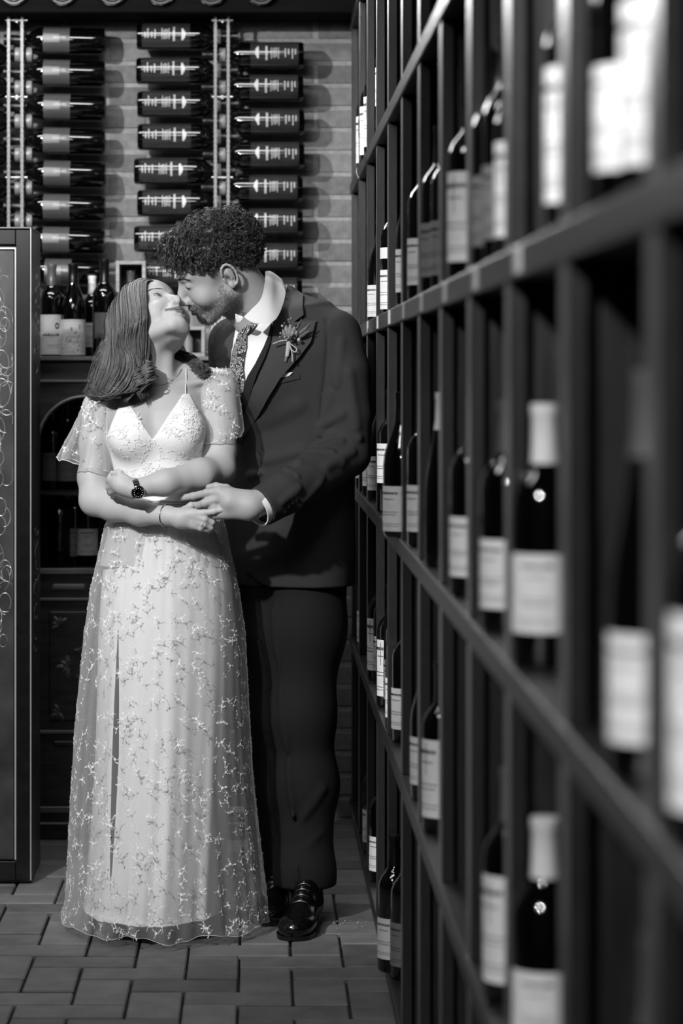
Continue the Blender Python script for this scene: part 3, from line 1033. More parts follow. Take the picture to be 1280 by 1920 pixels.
def surface(field, lo, hi, h, reach=None):
    """surface nets on a block-sparse grid; returns vertices and quads"""
    lo = np.array(lo, float); hi = np.array(hi, float)
    B = 12
    nb = np.ceil((hi - lo) / (h * B)).astype(int)
    n = nb * B + 1
    D = np.full(n, 0.05, np.float32)
    bs = h * B
    cen = lo + (np.stack(np.meshgrid(*[np.arange(k) for k in nb], indexing='ij'), -1) + 0.5) * bs
    dc = field(cen.reshape(-1, 3)).reshape(nb)
    R = bs * 0.87 * 1.15 + 0.02
    g = np.arange(B + 1) * h
    loc = np.stack(np.meshgrid(g, g, g, indexing='ij'), -1).reshape(-1, 3)
    for i in range(nb[0]):
        for j in range(nb[1]):
            for k in range(nb[2]):
                s0, s1, s2 = slice(i * B, i * B + B + 1), slice(j * B, j * B + B + 1), slice(k * B, k * B + B + 1)
                if abs(dc[i, j, k]) > R:
                    if dc[i, j, k] < 0: D[s0, s1, s2] = np.minimum(D[s0, s1, s2], -0.05)
                    continue
                b0 = lo + np.array([i, j, k]) * bs
                D[s0, s1, s2] = field(loc + b0, b0, b0 + bs).reshape(B + 1, B + 1, B + 1)
    ins = D < 0
    m = n - 1
    cnt = np.zeros(m, np.int8)
    for a in (0, 1):
        for b in (0, 1):
            for c in (0, 1):
                cnt += ins[a:a + m[0], b:b + m[1], c:c + m[2]]
    act = (cnt > 0) & (cnt < 8)
    ci = np.argwhere(act)
    idx = np.full(m, -1, np.int64)
    idx[act] = np.arange(len(ci))
    acc = np.zeros((len(ci), 3)); w = np.zeros(len(ci))
    cor = [(a, b, c) for a in (0, 1) for b in (0, 1) for c in (0, 1)]
    for p in range(8):
        for ax in range(3):
            if cor[p][ax]: continue
            q = list(cor[p]); q[ax] = 1
            dp = D[ci[:, 0] + cor[p][0], ci[:, 1] + cor[p][1], ci[:, 2] + cor[p][2]]
            dq = D[ci[:, 0] + q[0], ci[:, 1] + q[1], ci[:, 2] + q[2]]
            cr = (dp < 0) != (dq < 0)
            t = dp / np.where(cr, dp - dq, 1)
            pt = np.array(cor[p], float)[None] + 0.0 * acc
            pt[:, ax] += t
            acc += np.where(cr[:, None], pt, 0); w += cr
    V = lo + (ci + acc / w[:, None]) * h
    Q = []
    for ax in range(3):
        o1, o2 = [(1, 2), (2, 0), (0, 1)][ax]
        sl_a = [slice(None)] * 3; sl_b = [slice(None)] * 3
        sl_a[ax] = slice(0, -1); sl_b[ax] = slice(1, None)
        e = ins[tuple(sl_a)] != ins[tuple(sl_b)]
        pts = np.argwhere(e)
        ok = (pts[:, o1] > 0) & (pts[:, o2] > 0) & (pts[:, o1] < m[o1]) & (pts[:, o2] < m[o2])
        pts = pts[ok]
        c = []
        for (u, v) in ((0, 0), (-1, 0), (-1, -1), (0, -1)):
            q = pts.copy(); q[:, o1] += u; q[:, o2] += v
            c.append(idx[q[:, 0], q[:, 1], q[:, 2]])
        c = np.stack(c, 1)
        flip = ins[pts[:, 0], pts[:, 1], pts[:, 2]]
        c = np.where(flip[:, None], c, c[:, ::-1])
        Q.append(c)
    Q = np.concatenate(Q)
    Q = Q[(Q >= 0).all(1)]
    return V, Q


def relax(V, Q, it=1, lam=0.5):
    """light smoothing that keeps the volume"""
    n = len(V)
    E = np.concatenate([Q[:, [0, 1]], Q[:, [1, 2]], Q[:, [2, 3]], Q[:, [3, 0]]])
    for i in range(it):
        for l in (lam, -lam * 1.02):
            s_ = np.zeros_like(V); c = np.zeros(n)
            for ax in range(3):
                s_[:, ax] = np.bincount(E[:, 0], V[E[:, 1], ax], n) + np.bincount(E[:, 1], V[E[:, 0], ax], n)
            c = np.bincount(E[:, 0], minlength=n) + np.bincount(E[:, 1], minlength=n)
            V = V + l * (s_ / np.maximum(c, 1)[:, None] - V)
    return V


def tone_attr(me, tone):
    a = me.attributes.new('tone', 'FLOAT', 'POINT')
    a.data.foreach_set('value', np.asarray(tone, np.float32))


def tone_mat(name, g0, g1, rough=0.5, bump=0.0, bscale=300, spec=0.4, sss=0.0, nscale=30, namp=0.0):
    """colour runs from g0 to g1 with the point attribute 'tone' (make-up, beard, lips, and shade painted into nostrils, mouth corners, ears)"""
    m = mat(name, g0, rough, spec=spec, bump=bump, scale=bscale)
    nt = m.node_tree
    b = nt.nodes['Principled BSDF']
    at = nt.nodes.new('ShaderNodeAttribute'); at.attribute_name = 'tone'
    r = nt.nodes.new('ShaderNodeValToRGB')
    a, c = lin(g0), lin(g1)
    r.color_ramp.elements[0].color = (a, a, a, 1); r.color_ramp.elements[1].color = (c, c, c, 1)
    nt.links.new(at.outputs['Fac'], r.inputs[0])
    nt.links.new(r.outputs[0], b.inputs['Base Color'])
    if sss:
        b.inputs['Subsurface Weight'].default_value = sss
        b.inputs['Subsurface Radius'].default_value = (.006, .006, .006)
        b.inputs['Subsurface Scale'].default_value = 1.0
    return m


def head_ops(Fd, H, Rm, s, female, jaw=1.0):
    """head with face, ear, brow, nose, lips; H centre, Rm rows = (left, forward, up), s scale"""
    def W(x, y, z): return H + s * (np.array([x, y, z]) @ Rm)
    RR = Rm

    def E(c, r, k=0.0, op='+', R=None): Fd.ell(W(*c), np.array(r) * s, RR if R is None else R @ RR, k, op)

    def C(a, b, ra, rb=None, k=0.0, op='+'): Fd.cap(W(*a), W(*b), ra * s, (rb or ra) * s, k, op)
    E((0, -.018, .036), (.0745, .096, .082))
    E((0, .035, -.022), (.058, .060, .085), .03)
    E((0, .034, .046), (.060, .060, .058), .02)
    for q in (-1, 1):
        w = .047 if female else .053
        C((q * w, .004, -.066), (q * .020, .072, -.103 if female else -.106), .019 if female else .022, .014, .018 if female else .03)
        E((q * .039, .060, -.042), (.024, .024, .024), .022)
        E((q * .031, .1015, .002), (.018, .016, .0125), .012, '-')
        C((q * .012, .085, .019 if not female else .021), (q * .043, .070, .021), .0085 if not female else .0065, .006, .012)
        E((q * .031, .0745, .000), (.0135, .0135, .0125), .004)
        if female:
            C((q * .018, .0835, .0065), (q * .043, .0765, .0035), .0025, .002, .004)
    E((0, .078, -.101), (.017 if female else .021, .019, .016), .022)
    # nose
    C((0, .087, .008), (0, .1105 if female else .1125, -.034), .0065 if female else .0075, .0080 if female else .0115, .010)
    E((0, .1115, -.0380), (.0072, .0080, .0066) if female else (.0125, .012, .010), .007)
    for q in (-1, 1):
        E((q * (.0100 if female else .0125), .0990 if female else .1005, -.0432), (.0066, .0098, .0064) if female else (.0078, .0105, .0075), .008)
        E((q * .0062, .1062, -.0500), (.0032, .0056, .0038) if female else (.0034, .006, .004), .003, '-')
    C((0, .098, -.053), (0, .1105, -.0455), .0044, .0048, .006)
    # mouth: lips on a soft muzzle, corners pulled back in a smile
    E((0, .083, -.068), (.028, .020, .020), .014)
    up = [(-.030, .0790, -.0610), (-.016, .0950, -.0665), (-.005, .1015, -.0650), (0, .1008, -.0665), (.005, .1015, -.0650), (.016, .0950, -.0665), (.030, .0790, -.0610)]
    lo_ = [(-.027, .0815, -.0650), (-.013, .0955, -.0758), (0, .0990, -.0785), (.013, .0955, -.0758), (.027, .0815, -.0650)]
    for P_, r in ((up, .0042), (lo_, .0052)):
        for i in range(len(P_) - 1):
            C(P_[i], P_[i + 1], r if 0 < i else r * .6, r if i < len(P_) - 2 else r * .6, .003)
    ml = [(-.032, .0810, -.0620), (-.015, .1010, -.0708), (0, .1065, -.0716), (.015, .1010, -.0708), (.032, .0810, -.0620)]
    # smile folds
    for q in (-1, 1):
        C((q * .020, .0985, -.043), (q * .0365, .084, -.060), .0022, .0016, .006, '-')
    # ears
    for q in (-1, 1):
        def e(x, y, z): return (q * (.0735 + x), -.012 + y, -.012 + z)
        E(e(.004, 0, 0), (.0055, .0165, .029), .006)
        n = 12
        pts = [e(.011 + .003 * math.cos(t), -.004 + .0175 * math.cos(t + 2.2), .001 + .030 * math.sin(t + 2.2)) for t in np.linspace(-2.0, 2.6, n)]
        for i in range(n - 1): C(pts[i], pts[i + 1], .0032, .0032, .002)
        C(e(.008, -.004, .012), e(.009, -.006, -.010), .0030, .0028, .003)
        E(e(.009, .002, -.026), (.0045, .008, .009), .004)
        E(e(.011, .006, -.004), (.006, .0065, .010), .003, '-')
        C(e(.008, .013, -.004), e(.008, .012, -.012), .0035, .003, .003)


def finger(Fd, pts, r0, r1, k=.006):
    n = len(pts)
    rs = np.linspace(r0, r1, n)
    for i in range(n - 1):
        Fd.cap(pts[i], pts[i + 1], rs[i], rs[i + 1], k if i == 0 else .002)
        if 0 < i: Fd.ell(pts[i], (rs[i] * 1.06,) * 3, None, .003)


def person(name, loc, label):
    o = empty(name, loc)
    tag(o, label, 'person')
    return o


M_SKINF = tone_mat('light_skin', 178, 96, 0.56, bump=.05, bscale=420, sss=.12)
M_SKINM = tone_mat('beard_shaded_skin', 168, 52, 0.56, bump=.12, bscale=420, sss=.08)
M_HAIRF = mat('brown_hair', 92, 0.55, g2=70, scale=60, spec=.3)
M_HAIRF2 = mat('light_brown_hair', 116, 0.5, spec=.35)
M_HAIRM = mat('dark_curly_hair', 40, 0.36, spec=.6)
M_HAIRM2 = mat('dark_curly_hair_highlight', 84, 0.34, spec=.6)  # lighter grey paints highlights into some of the curls
M_BEARD = mat('beard_hair', 74, .5)
M_LASH = mat('lash', 22, .5)
M_EYE = mat('eye_white', 160, .12)
M_IRIS = mat('iris', 34, .1)
M_SUIT = mat('dark_wool', 52, .86, spec=.3, g2=48, scale=900, stretch=(1, 1, 2), bump=.35, bscale=700)
M_SUITL = mat('dark_wool_lapel', 68, .82, spec=.3, g2=54, scale=900, bump=.35, bscale=700)
M_VEST = mat('black_waistcoat', 36, .8, spec=.2)
M_SHIRT = mat('white_shirt', 226, .75, bump=.1, bscale=500)
M_SHOE = mat('black_polished_leather', 12, .18, spec=.6)
M_LINING = mat('ivory_lining', 214, .62, spec=.25)
M_BODICE = mat('ivory_bodice', 240, .6, spec=.25, bump=.3, scale=900)
M_EMB = mat('ivory_embroidery', 232, .6)

M_TULLE = bpy.data.materials.new('sheer_tulle')
M_TULLE.use_nodes = True
nt = M_TULLE.node_tree
for n_ in list(nt.nodes): nt.nodes.remove(n_)
out = nt.nodes.new('ShaderNodeOutputMaterial')
mx = nt.nodes.new('ShaderNodeMixShader')
tr = nt.nodes.new('ShaderNodeBsdfTransparent')
df = nt.nodes.new('ShaderNodeBsdfDiffuse')
tl = nt.nodes.new('ShaderNodeBsdfTranslucent')
m2 = nt.nodes.new('ShaderNodeMixShader')
df.inputs[0].default_value = (.85, .85, .85, 1)
tl.inputs[0].default_value = (.85, .85, .85, 1)
m2.inputs[0].default_value = .35
lw = nt.nodes.new('ShaderNodeLayerWeight'); lw.inputs[0].default_value = .35
mr = nt.nodes.new('ShaderNodeMapRange')
mr.inputs[3].default_value = .17; mr.inputs[4].default_value = .62
nt.links.new(lw.outputs['Facing'], mr.inputs[0])
nt.links.new(mr.outputs[0], mx.inputs[0])
nt.links.new(df.outputs[0], m2.inputs[1]); nt.links.new(tl.outputs[0], m2.inputs[2])
nt.links.new(tr.outputs[0], mx.inputs[1]); nt.links.new(m2.outputs[0], mx.inputs[2])
nt.links.new(mx.outputs[0], out.inputs[0])

# =================================================================== bride
ZB = 6.60


def B(px, py, d=0.0): return P(px, py, ZB + d)


bride = person('person', (float(B(305, 0)[0]), ZB, 0), 'woman with long wavy hair in an embroidered ivory dress, leaning her head back')
bl_, bf_, bu_ = np.array([.7918, .5659, -.2298]), np.array([.5113, -.4083, .7562]), np.array([-.3341, .7162, .6127])
BR = np.stack([bl_, bf_, bu_])
BH = np.array([-.2698, 6.60, 1.5206])
BS = 1.0


def BW(x, y, z): return BH + BS * (np.array([x, y, z]) @ BR)


fb = Field()
# torso
TS = [(1060, 308, .165, .115), (990, 308, .140, .105), (935, 313, .112, .086), (880, 302, .118, .092), (820, 291, .125, .100), (770, 290, .128, .098), (735, 297, .095, .075), (712, 302, .058, .056)]
fb.sec([(B(cx, y)[2], B(cx, y)[0], ZB + .01, a, b) for y, cx, a, b in TS], 0.0, 2.2)
fb.ell(B(248, 812, -.072), (.058, .050, .060), None, .035)
fb.ell(B(338, 806, -.072), (.058, .050, .060), None, .035)
# shoulders and collar bones
fb.cap(B(190, 764, .02), B(262, 722, .03), .043, .040, .05)
fb.cap(B(412, 724, .04), B(330, 704, .03), .043, .038, .05)
fb.cap(B(290, 731, -.046), B(215, 744, -.020), .0055, .006, .020)
fb.cap(B(318, 727, -.044), B(392, 712, -.005), .0055, .006, .020)
# neck
fb.cap(B(303, 722, .012), BW(0, -.035, -.055), .051, .046, .022)
fb.cap(B(293, 727, -.040), BW(-.040, .005, -.055), .010, .012, .022)
fb.cap(B(310, 725, -.042), BW(.030, .005, -.06), .010, .012, .022)
head_ops(fb, BH, BR, BS, True)
# right arm (picture left): upper arm, forearm, hand
EL1 = B(178, 938, -.045)
WR1 = B(316, 967, -.165)
fb.chain([B(187, 768, .02), B(181, 830, .0), B(175, 895, -.02), EL1], [.043, .041, .037, .036], .02, kin=.02)
fb.chain([EL1, B(212, 948, -.075), B(262, 962, -.125), WR1], [.037, .036, .0285, .0225], .02, kin=.02)
# left arm (picture right)
EL2 = B(412, 880, -.05)
WR2 = B(250, 917, -.200)
fb.chain([B(412, 735, .03), B(414, 790, .01), B(413, 845, -.02), EL2], [.043, .041, .038, .037], .02, kin=.02)
fb.chain([EL2, B(375, 890, -.115), B(310, 905, -.175), WR2], [.038, .0375, .030, .0225], .02, kin=.02)
# left hand tucked at the other elbow
fb.chain([WR2, B(228, 907, -.195)], [.021, .024], .012)
fb.cap(B(233, 912, -.20), B(214, 899, -.165), .021, .019, .014)
for (a, b_, c, r) in (((222, 896, -.18), (209, 893, -.15), (204, 905, -.125), .0085), ((216, 903, -.185), (205, 903, -.15), (203, 915, -.125), .009), ((214, 912, -.185), (205, 914, -.15), (206, 924, -.128), .0088), ((217, 920, -.185), (209, 923, -.155), (212, 930, -.13), .008)):
    finger(fb, [B(*a), B(*b_), B(*c)], r, r * .85)
finger(fb, [B(240, 902, -.205), B(225, 889, -.20), B(213, 888, -.18)], .0095, .0075)
# right hand over the groom's
fb.cap(WR1, B(340, 972, -.180), .0215, .021, .012)
fb.cap(B(338, 966, -.180), B(362, 964, -.190), .017, .0145, .012)
fb.cap(B(338, 978, -.178), B(366, 982, -.186), .017, .014, .012)
fb.cap(B(334, 972, -.18), B(352, 958, -.172), .012, .010, .01)
finger(fb, [B(360, 962, -.193), B(382, 962, -.200), B(401, 959, -.203), B(419, 955, -.203)], .0092, .0068)
finger(fb, [B(364, 969, -.194), B(384, 973, -.200), B(397, 980, -.192), B(397, 988, -.18)], .0092, .0070)
finger(fb, [B(364, 977, -.192), B(382, 983, -.197), B(395, 989, -.188), B(392, 995, -.175)], .0088, .0068)
finger(fb, [B(362, 985, -.188), B(376, 990, -.192), B(389, 994, -.184)], .0082, .0065)
finger(fb, [B(346, 956, -.175), B(358, 948, -.168), B(370, 946, -.162)], .0092, .0075)
V, Q = surface(fb, (B(120, 0)[0], 6.30, B(0, 1075)[2]), (B(470, 0)[0], 6.80, B(0, 505)[2]), .0023)
V = relax(V, Q, 1)
Lh = ((V - BH) @ BR.T) / BS
tone = np.zeros(len(V))


def blob(c, r): return np.exp(-(((Lh - np.array(c)) / np.array(r)) ** 2).sum(1))


lipc = -.0665 + .0055 * np.minimum(1, (Lh[:, 0] / .030) ** 2)
tone += (.75 * np.exp(-((Lh[:, 2] - lipc) / .0042) ** 2) + .75 * np.exp(-((Lh[:, 2] - lipc + .0105 * np.clip(1 - (Lh[:, 0] / .030) ** 2, 0, 1)) / .0042) ** 2)) * (np.abs(Lh[:, 0]) < .031) * (Lh[:, 1] > .075)
tone += .8 * blob((-.031, .085, .0075), (.014, .01, .003)) + .8 * blob((.031, .085, .0075), (.014, .01, .003))
tone += 1.2 * blob((-.0065, .108, -.0515), (.005, .006, .003)) + 1.2 * blob((.0065, .108, -.0515), (.005, .006, .003))  # nostrils darkened in colour to stand for their shade
tone += .5 * blob((-.029, .085, -.066), (.004, .006, .003)) + .5 * blob((.029, .085, -.066), (.004, .006, .003))  # shade painted into the mouth corners
me = mesh_data('body', V, Q, M_SKINF, True)
tone_attr(me, tone)
body = child_world('body', me, bride)


def face_bits(parent, W, s, closed, female, tree):
    W0 = np.array(W(0, 0, 0))

    def snap(pt, off):
        """nearest skin point lifted along its normal"""
        h_, n_, _, _ = tree.find_nearest(Vector(pt))
        n_ = np.array(n_)
        if n_ @ (np.array(pt) - W0) < 0: n_ = -n_
        return np.array(h_) + n_ * off
    lipm = mat('lip_%s' % ('rose' if female else 'muted'), 112 if female else 92, .38)
    up = [(-.029, .084, -.0620), (-.015, .098, -.0668), (-.005, .104, -.0655), (0, .1035, -.0670), (.005, .104, -.0655), (.015, .098, -.0668), (.029, .084, -.0620)]
    lw_ = [(-.026, .086, -.0660), (-.012, .099, -.0765), (0, .102, -.0790), (.012, .099, -.0765), (.026, .086, -.0660)]
    ml = [(-.032, .082, -.0605), (-.016, .099, -.0700), (0, .104, -.0718), (.016, .099, -.0700), (.032, .082, -.0605)]
    for nm, P_, r_, m_, of in (('upper_lip', up, .0032, lipm, -.0012), ('lower_lip', lw_, .0040, lipm, -.0014), ('lip_shade_line', ml, .0011, M_LASH, .0002)):  # the dark tube along the mouth paints the shade between the lips
        c = resample(np.array([[W(*q) for q in P_]]), 25)[0]
        c = np.array([snap(q, of) for q in c])
        c[1:-1] = (c[:-2] + c[1:-1] * 2 + c[2:]) / 4
        rr = r_ * s * (np.sin(np.linspace(.12, PI - .12, 25)) ** .6)
        MB().tube(c, rr, 10).build(nm, m_, parent, smooth=True, world=True)
    for q in (-1, 1):
        us = np.linspace(-1, 1, 13)
        arc = lambda u: (-.0035 - .0028 * (1 - u * u)) if closed else (.0008 + .0036 * (1 - u * u))
        lid = [snap(W(q * (.031 + .0145 * u), .0900 - .0055 * u * u, arc(u)), .0004) for u in us]
        MB().tube(lid, [(.0007 + .0009 * (1 - abs(u))) * s for u in us], 6).build('eyelashes', M_LASH, parent, smooth=True, world=True)
        if not closed:
            lo2 = [snap(W(q * (.031 + .0135 * u), .0895 - .0055 * u * u, -.0028 - .0014 * (1 - u * u)), .0002) for u in us]
            MB().tube(lo2, .00045 * s, 5).build('eyelashes', M_LASH, parent, smooth=True, world=True)
            vv = []
            for u in us:
                for t in (0, .33, .66, 1):
                    zt_ = .0008 + .0036 * (1 - u * u); zb_ = -.0028 - .0014 * (1 - u * u)
                    vv.append(snap(W(q * (.031 + .0135 * u), .0900 - .0055 * u * u, zb_ + (zt_ - zb_) * t), .0005))
            ew = MB().add(vv, [(4 * i + j, 4 * i + 4 + j, 4 * i + 5 + j, 4 * i + 1 + j) for i in range(12) for j in (0, 1, 2)]).build('eye', M_EYE, parent, smooth=True, world=True)
            cx0, cz0 = q * .0300 + .0015, .0008
            ring = [snap(W(cx0 + .0056 * math.cos(t), .0900, cz0 + .0036 * math.sin(t)), .0010) for t in np.linspace(0, 2 * PI, 17)[:-1]]
            io = MB().add(ring + [snap(W(cx0, .0905, cz0), .0012)], [(i, (i + 1) % 16, 16) for i in range(16)]).build('iris', M_IRIS, None, smooth=True)
            io.parent = ew
        # brow hairs
        S = []
        rn = random.Random(5 + q)
        for i in range(70 if female else 110):
            u = rn.uniform(0, 1); 
            x = .012 + .036 * u
            z = .0205 + .004 * math.sin(u * PI * .8) - .004 * max(0, u - .7) / .3 + rn.uniform(-.0016, .0016) * (1.3 if not female else .8)
            y = .0935 - .55 * (x - .012) ** 1.35 * 5.2 * .6
            a = np.array(W(q * x, y + .001, z))
            b2 = np.array(W(q * (x + .0065), y - .002, z + .0012 * (1 - 2 * u)))
            row = []
            for k_, pt in enumerate((a, (a + b2) / 2, b2)):
                h_, n_2, _, _ = tree.find_nearest(Vector(pt))
                n_2 = np.array(n_2)
                if n_2 @ (np.array(pt) - np.array(W(0, 0, 0))) < 0: n_2 = -n_2
                row.append(np.array(h_) + n_2 * (.0003 + .0007 * k_))
            S.append(row)
        S = np.array(S)
        me = strands_mesh('eyebrow', S, np.broadcast_to(np.array([.0005, .0005, .0002]) * (1.0 if not female else .8), S.shape[:2]), M_BEARD)
        bo = child_world('eyebrow', me, parent); bo['kind'] = 'stuff'


TREE_BODY = BVHTree.FromPolygons(V.tolist(), Q.tolist())
face_bits(bride, BW, BS, False, True, TREE_BODY)

# ---- bride's hair: a solid mass with strands combed over it
GU = [
    [(318, 529, -.055), (293, 536, -.085), (276, 556, -.100), (273, 585, -.105), (273, 620, -.100), (277, 655, -.090), (279, 690, -.085), (266, 717, -.10), (243, 722, -.11), (232, 708, -.11)],
    [(317, 528, -.045), (282, 540, -.085), (264, 565, -.115), (258, 598, -.120), (256, 632, -.115), (262, 668, -.110), (263, 700, -.11), (248, 728, -.12), (226, 731, -.12), (218, 716, -.115)],
    [(315, 527, -.030), (268, 543, -.070), (247, 570, -.110), (237, 605, -.125), (235, 640, -.120), (243, 675, -.120), (240, 708, -.13), (226, 736, -.125), (206, 738, -.115), (200, 722, -.11)],
    [(312, 526, -.010), (256, 548, -.040), (229, 578, -.085), (218, 615, -.105), (216, 650, -.110), (219, 685, -.115), (214, 715, -.12), (203, 740, -.115), (186, 738, -.10), (184, 724, -.10)],
    [(308, 526, .015), (247, 552, -.010), (216, 585, -.045), (205, 625, -.065), (201, 660, -.080), (197, 695, -.085), (192, 720, -.085), (190, 738, -.08), (182, 742, -.07), (180, 730, -.07)],
    [(302, 527, .040), (241, 554, .030), (209, 590, .005), (200, 628, -.01), (195, 665, -.03), (186, 700, -.035), (184, 722, -.04), (180, 738, -.04), (174, 740, -.04), (176, 728, -.04)],
    [(296, 529, .075), (244, 560, .090), (213, 600, .070), (204, 640, .05), (200, 675, .03), (192, 705, .02), (190, 726, .01), (188, 738, .0), (184, 736, .0), (182, 728, .0)],
]
PA = [(0, .088, .064), (0, .078, .088), (0, .060, .106), (0, .030, .121), (0, -.010, .127), (0, -.052, .118), (0, -.088, .092)]
PB = [(-.036, .086, .056), (-.045, .066, .086), (-.052, .037, .101), (-.058, .006, .104), (-.062, -.030, .098), (-.060, -.063, .088), (-.055, -.088, .066)]
PC = [(-.053, .080, .030), (-.071, .058, .042), (-.080, .030, .052), (-.085, .0, .054), (-.086, -.036, .050), (-.081, -.068, .044), (-.070, -.098, .030)]
G = np.array([[BW(*PA[i]), BW(*PB[i]), BW(*PC[i])] + [B(*q) for q in g[3:]] for i, g in enumerate(GU)])


HAIRN = {}


def comb(G, n, L, depth, wave, rnd_amp, seed, clump=26, trim=(0.75, 1.0)):
    r = np.random.default_rng(seed)
    g = resample(G, L)                                    # (m, L, 3)
    m = g.shape[0]
    cu = r.uniform(0, m - 1, clump)
    own = r.integers(0, clump, n)
    u = np.clip(cu[own] + r.normal(0, .22, n), 0, m - 1.001)
    i = u.astype(int); f = (u - i)[:, None, None]
    S = g[i] * (1 - f) + g[i + 1] * f
    cen = BH + np.array([0, .03, -.04])
    t = np.linspace(0, 1, L)
    outv = S - cen; outv[:, :, 2] *= .3
    outv /= np.linalg.norm(outv, axis=2, keepdims=True)
    lift = (r.uniform(-depth, depth, clump)[own] * .8 + r.uniform(-depth, depth, n) * .5)[:, None] * np.minimum(1, t * 4)[None]
    S = S + outv * lift[:, :, None]
    ph = (u * 1.3 + r.normal(0, .42, clump)[own])[:, None]
    fr = (2.0 + .12 * r.normal(0, 1, clump)[own])[:, None]
    amp = wave * (t ** 1.9)[None] * r.uniform(.7, 1.15, n)[:, None]
    side = np.cross(outv, np.array([0, 0, 1.0])); side /= np.linalg.norm(side, axis=2, keepdims=True) + 1e-9
    S = S + side * (amp * np.sin(ph + fr * 2 * PI * t[None]))[:, :, None] + outv * (amp * .9 * np.cos(ph + fr * 2 * PI * t[None]))[:, :, None]
    S = S + r.normal(0, rnd_amp, (n, 1, 3)) * np.minimum(1, t * 3)[None, :, None]
    S = S + r.normal(0, rnd_amp * .12, S.shape)
    # trim individual lengths
    e = r.uniform(trim[0], trim[1], n)
    tt = t[None] * e[:, None] * (L - 1)
    i = np.minimum(tt.astype(int), L - 2); f = (tt - i)[:, :, None]
    ar = np.arange(n)[:, None]
    tw_ = r.normal(0, .35, (n, 1, 3))
    HAIRN[seed] = outv + tw_
    return S[ar, i] * (1 - f) + S[ar, i + 1] * f


fh = Field()
g3 = resample(G, 16)
for gi in range(len(G)):
    for j in range(1, 13):
        a, b_ = g3[gi, j], g3[gi, j + 1]
        w = (.012 + .006 * min(1, j / 8)) * (.4 if gi == 0 else .7 if gi == 1 else 1) * (1 if j < 9 else .5)
        c0 = BH + np.array([.0, .03, -.03])
        ina = (c0 - a) * np.array([1, 1, .2]); ina /= np.linalg.norm(ina)
        if j > 5: ina = np.array([0, 1.0, 0])
        fh.cap(a + ina * (w + .004 + .009 * min(1, j / 7)), b_ + ina * (w + .004 + .009 * min(1, j / 7)), w, w, .014)
fcap = Field().ell(BW(0, -.022, .038), np.array([.0795, .101, .0870]) * BS, BR)


def cap_piece(p, d):
    """scalp hair: everything behind the hairline"""
    q = (p - BH) @ BR.T / BS
    f = q[:, 1] - np.maximum(.0, .086 + .82 * (q[:, 2] - .066))
    c = np.maximum(fcap(p), f)
    e = np.clip(.5 + .5 * (d - c) / .006, 0, 1)
    d = d * (1 - e) + c * e - .006 * e * (1 - e)
    # strands never lie across the face
    m_ = (q[:, 1] > .045) & (np.abs(q[:, 0] + .005) < .046) & (q[:, 2] < .052) & (q[:, 2] > -.13)
    return np.where(m_, np.maximum(d, .003), d)


fh.chain([BW(0, -.10, .0), B(256, 640, .09), B(246, 690, .07), B(238, 715, .04)], [.055, .052, .042, .022], .03, kin=.03)
fh.chain([BW(.02, -.09, -.04), B(325, 660, .09), B(350, 682, .05), B(372, 690, .01)], [.045, .026, .016, .010], .03, kin=.02)
fh.fn(cap_piece)
Vh, Qh = surface(fh, (B(140, 0)[0], 6.40, B(0, 770)[2]), (B(400, 0)[0], 6.82, B(0, 505)[2]), .0034)
Vh = relax(Vh, Qh, 2)
hair = child_world('hair', mesh_data('hair', Vh, Qh, M_HAIRF, True), bride)
S1 = comb(G, 4600, 30, .007, .022, .0013, 11, clump=90)
S2 = comb(G, 700, 30, .009, .022, .0018, 12, clump=64, trim=(.5, 1.0))
GR = np.array([[B(*q) for q in g] for g in [
    [(318, 655, .06), (332, 668, .05), (345, 676, .035), (358, 684, .02), (372, 692, .0), (384, 700, -.01), (380, 706, -.015)],
    [(318, 650, .055), (336, 657, .045), (352, 664, .03), (368, 674, .015), (382, 684, .0), (388, 694, -.01), (384, 702, -.015)],
    [(322, 668, .03), (334, 684, .02), (348, 693, .01), (362, 697, .0), (374, 700, -.01), (380, 704, -.015), (372, 708, -.02)]]])
S3 = comb(GR, 620, 40, .009, .012, .0024, 13, clump=22)
GL = np.array([[B(*q) for q in g] for g in [
    [(276, 655, -.09), (278, 690, -.095), (274, 722, -.105), (280, 742, -.11)],
    [(262, 668, -.11), (262, 705, -.115), (256, 735, -.125), (268, 752, -.115)],
    [(322, 668, -.0), (338, 690, -.05), (322, 705, -.075), (306, 716, -.08)]]])
GN = np.array([[B(*q) for q in g] for g in [
    [(276, 590, -.07), (284, 630, -.06), (289, 670, -.045), (286, 705, -.05), (272, 728, -.07), (258, 738, -.085)],
    [(270, 600, -.06), (280, 640, -.055), (286, 680, -.045), (280, 712, -.055), (262, 732, -.08), (246, 740, -.09)],
    [(262, 620, -.04), (272, 660, -.04), (276, 695, -.05), (264, 722, -.07), (248, 738, -.09), (232, 742, -.095)]]])
S6 = comb(GN, 800, 40, .006, .010, .0022, 19, clump=22)
S4 = comb(GL[:2], 40, 40, .004, .003, .002, 14, clump=8)
GW = np.array([[B(*q) for q in g] for g in [
    [(205, 640, -.02), (188, 690, -.03), (174, 715, -.03), (163, 735, -.03)], [(215, 600, .0), (196, 650, -.01), (178, 700, -.02), (170, 740, -.03)]]])
S5 = comb(GW, 90, 40, .010, .004, .006, 15, clump=30)
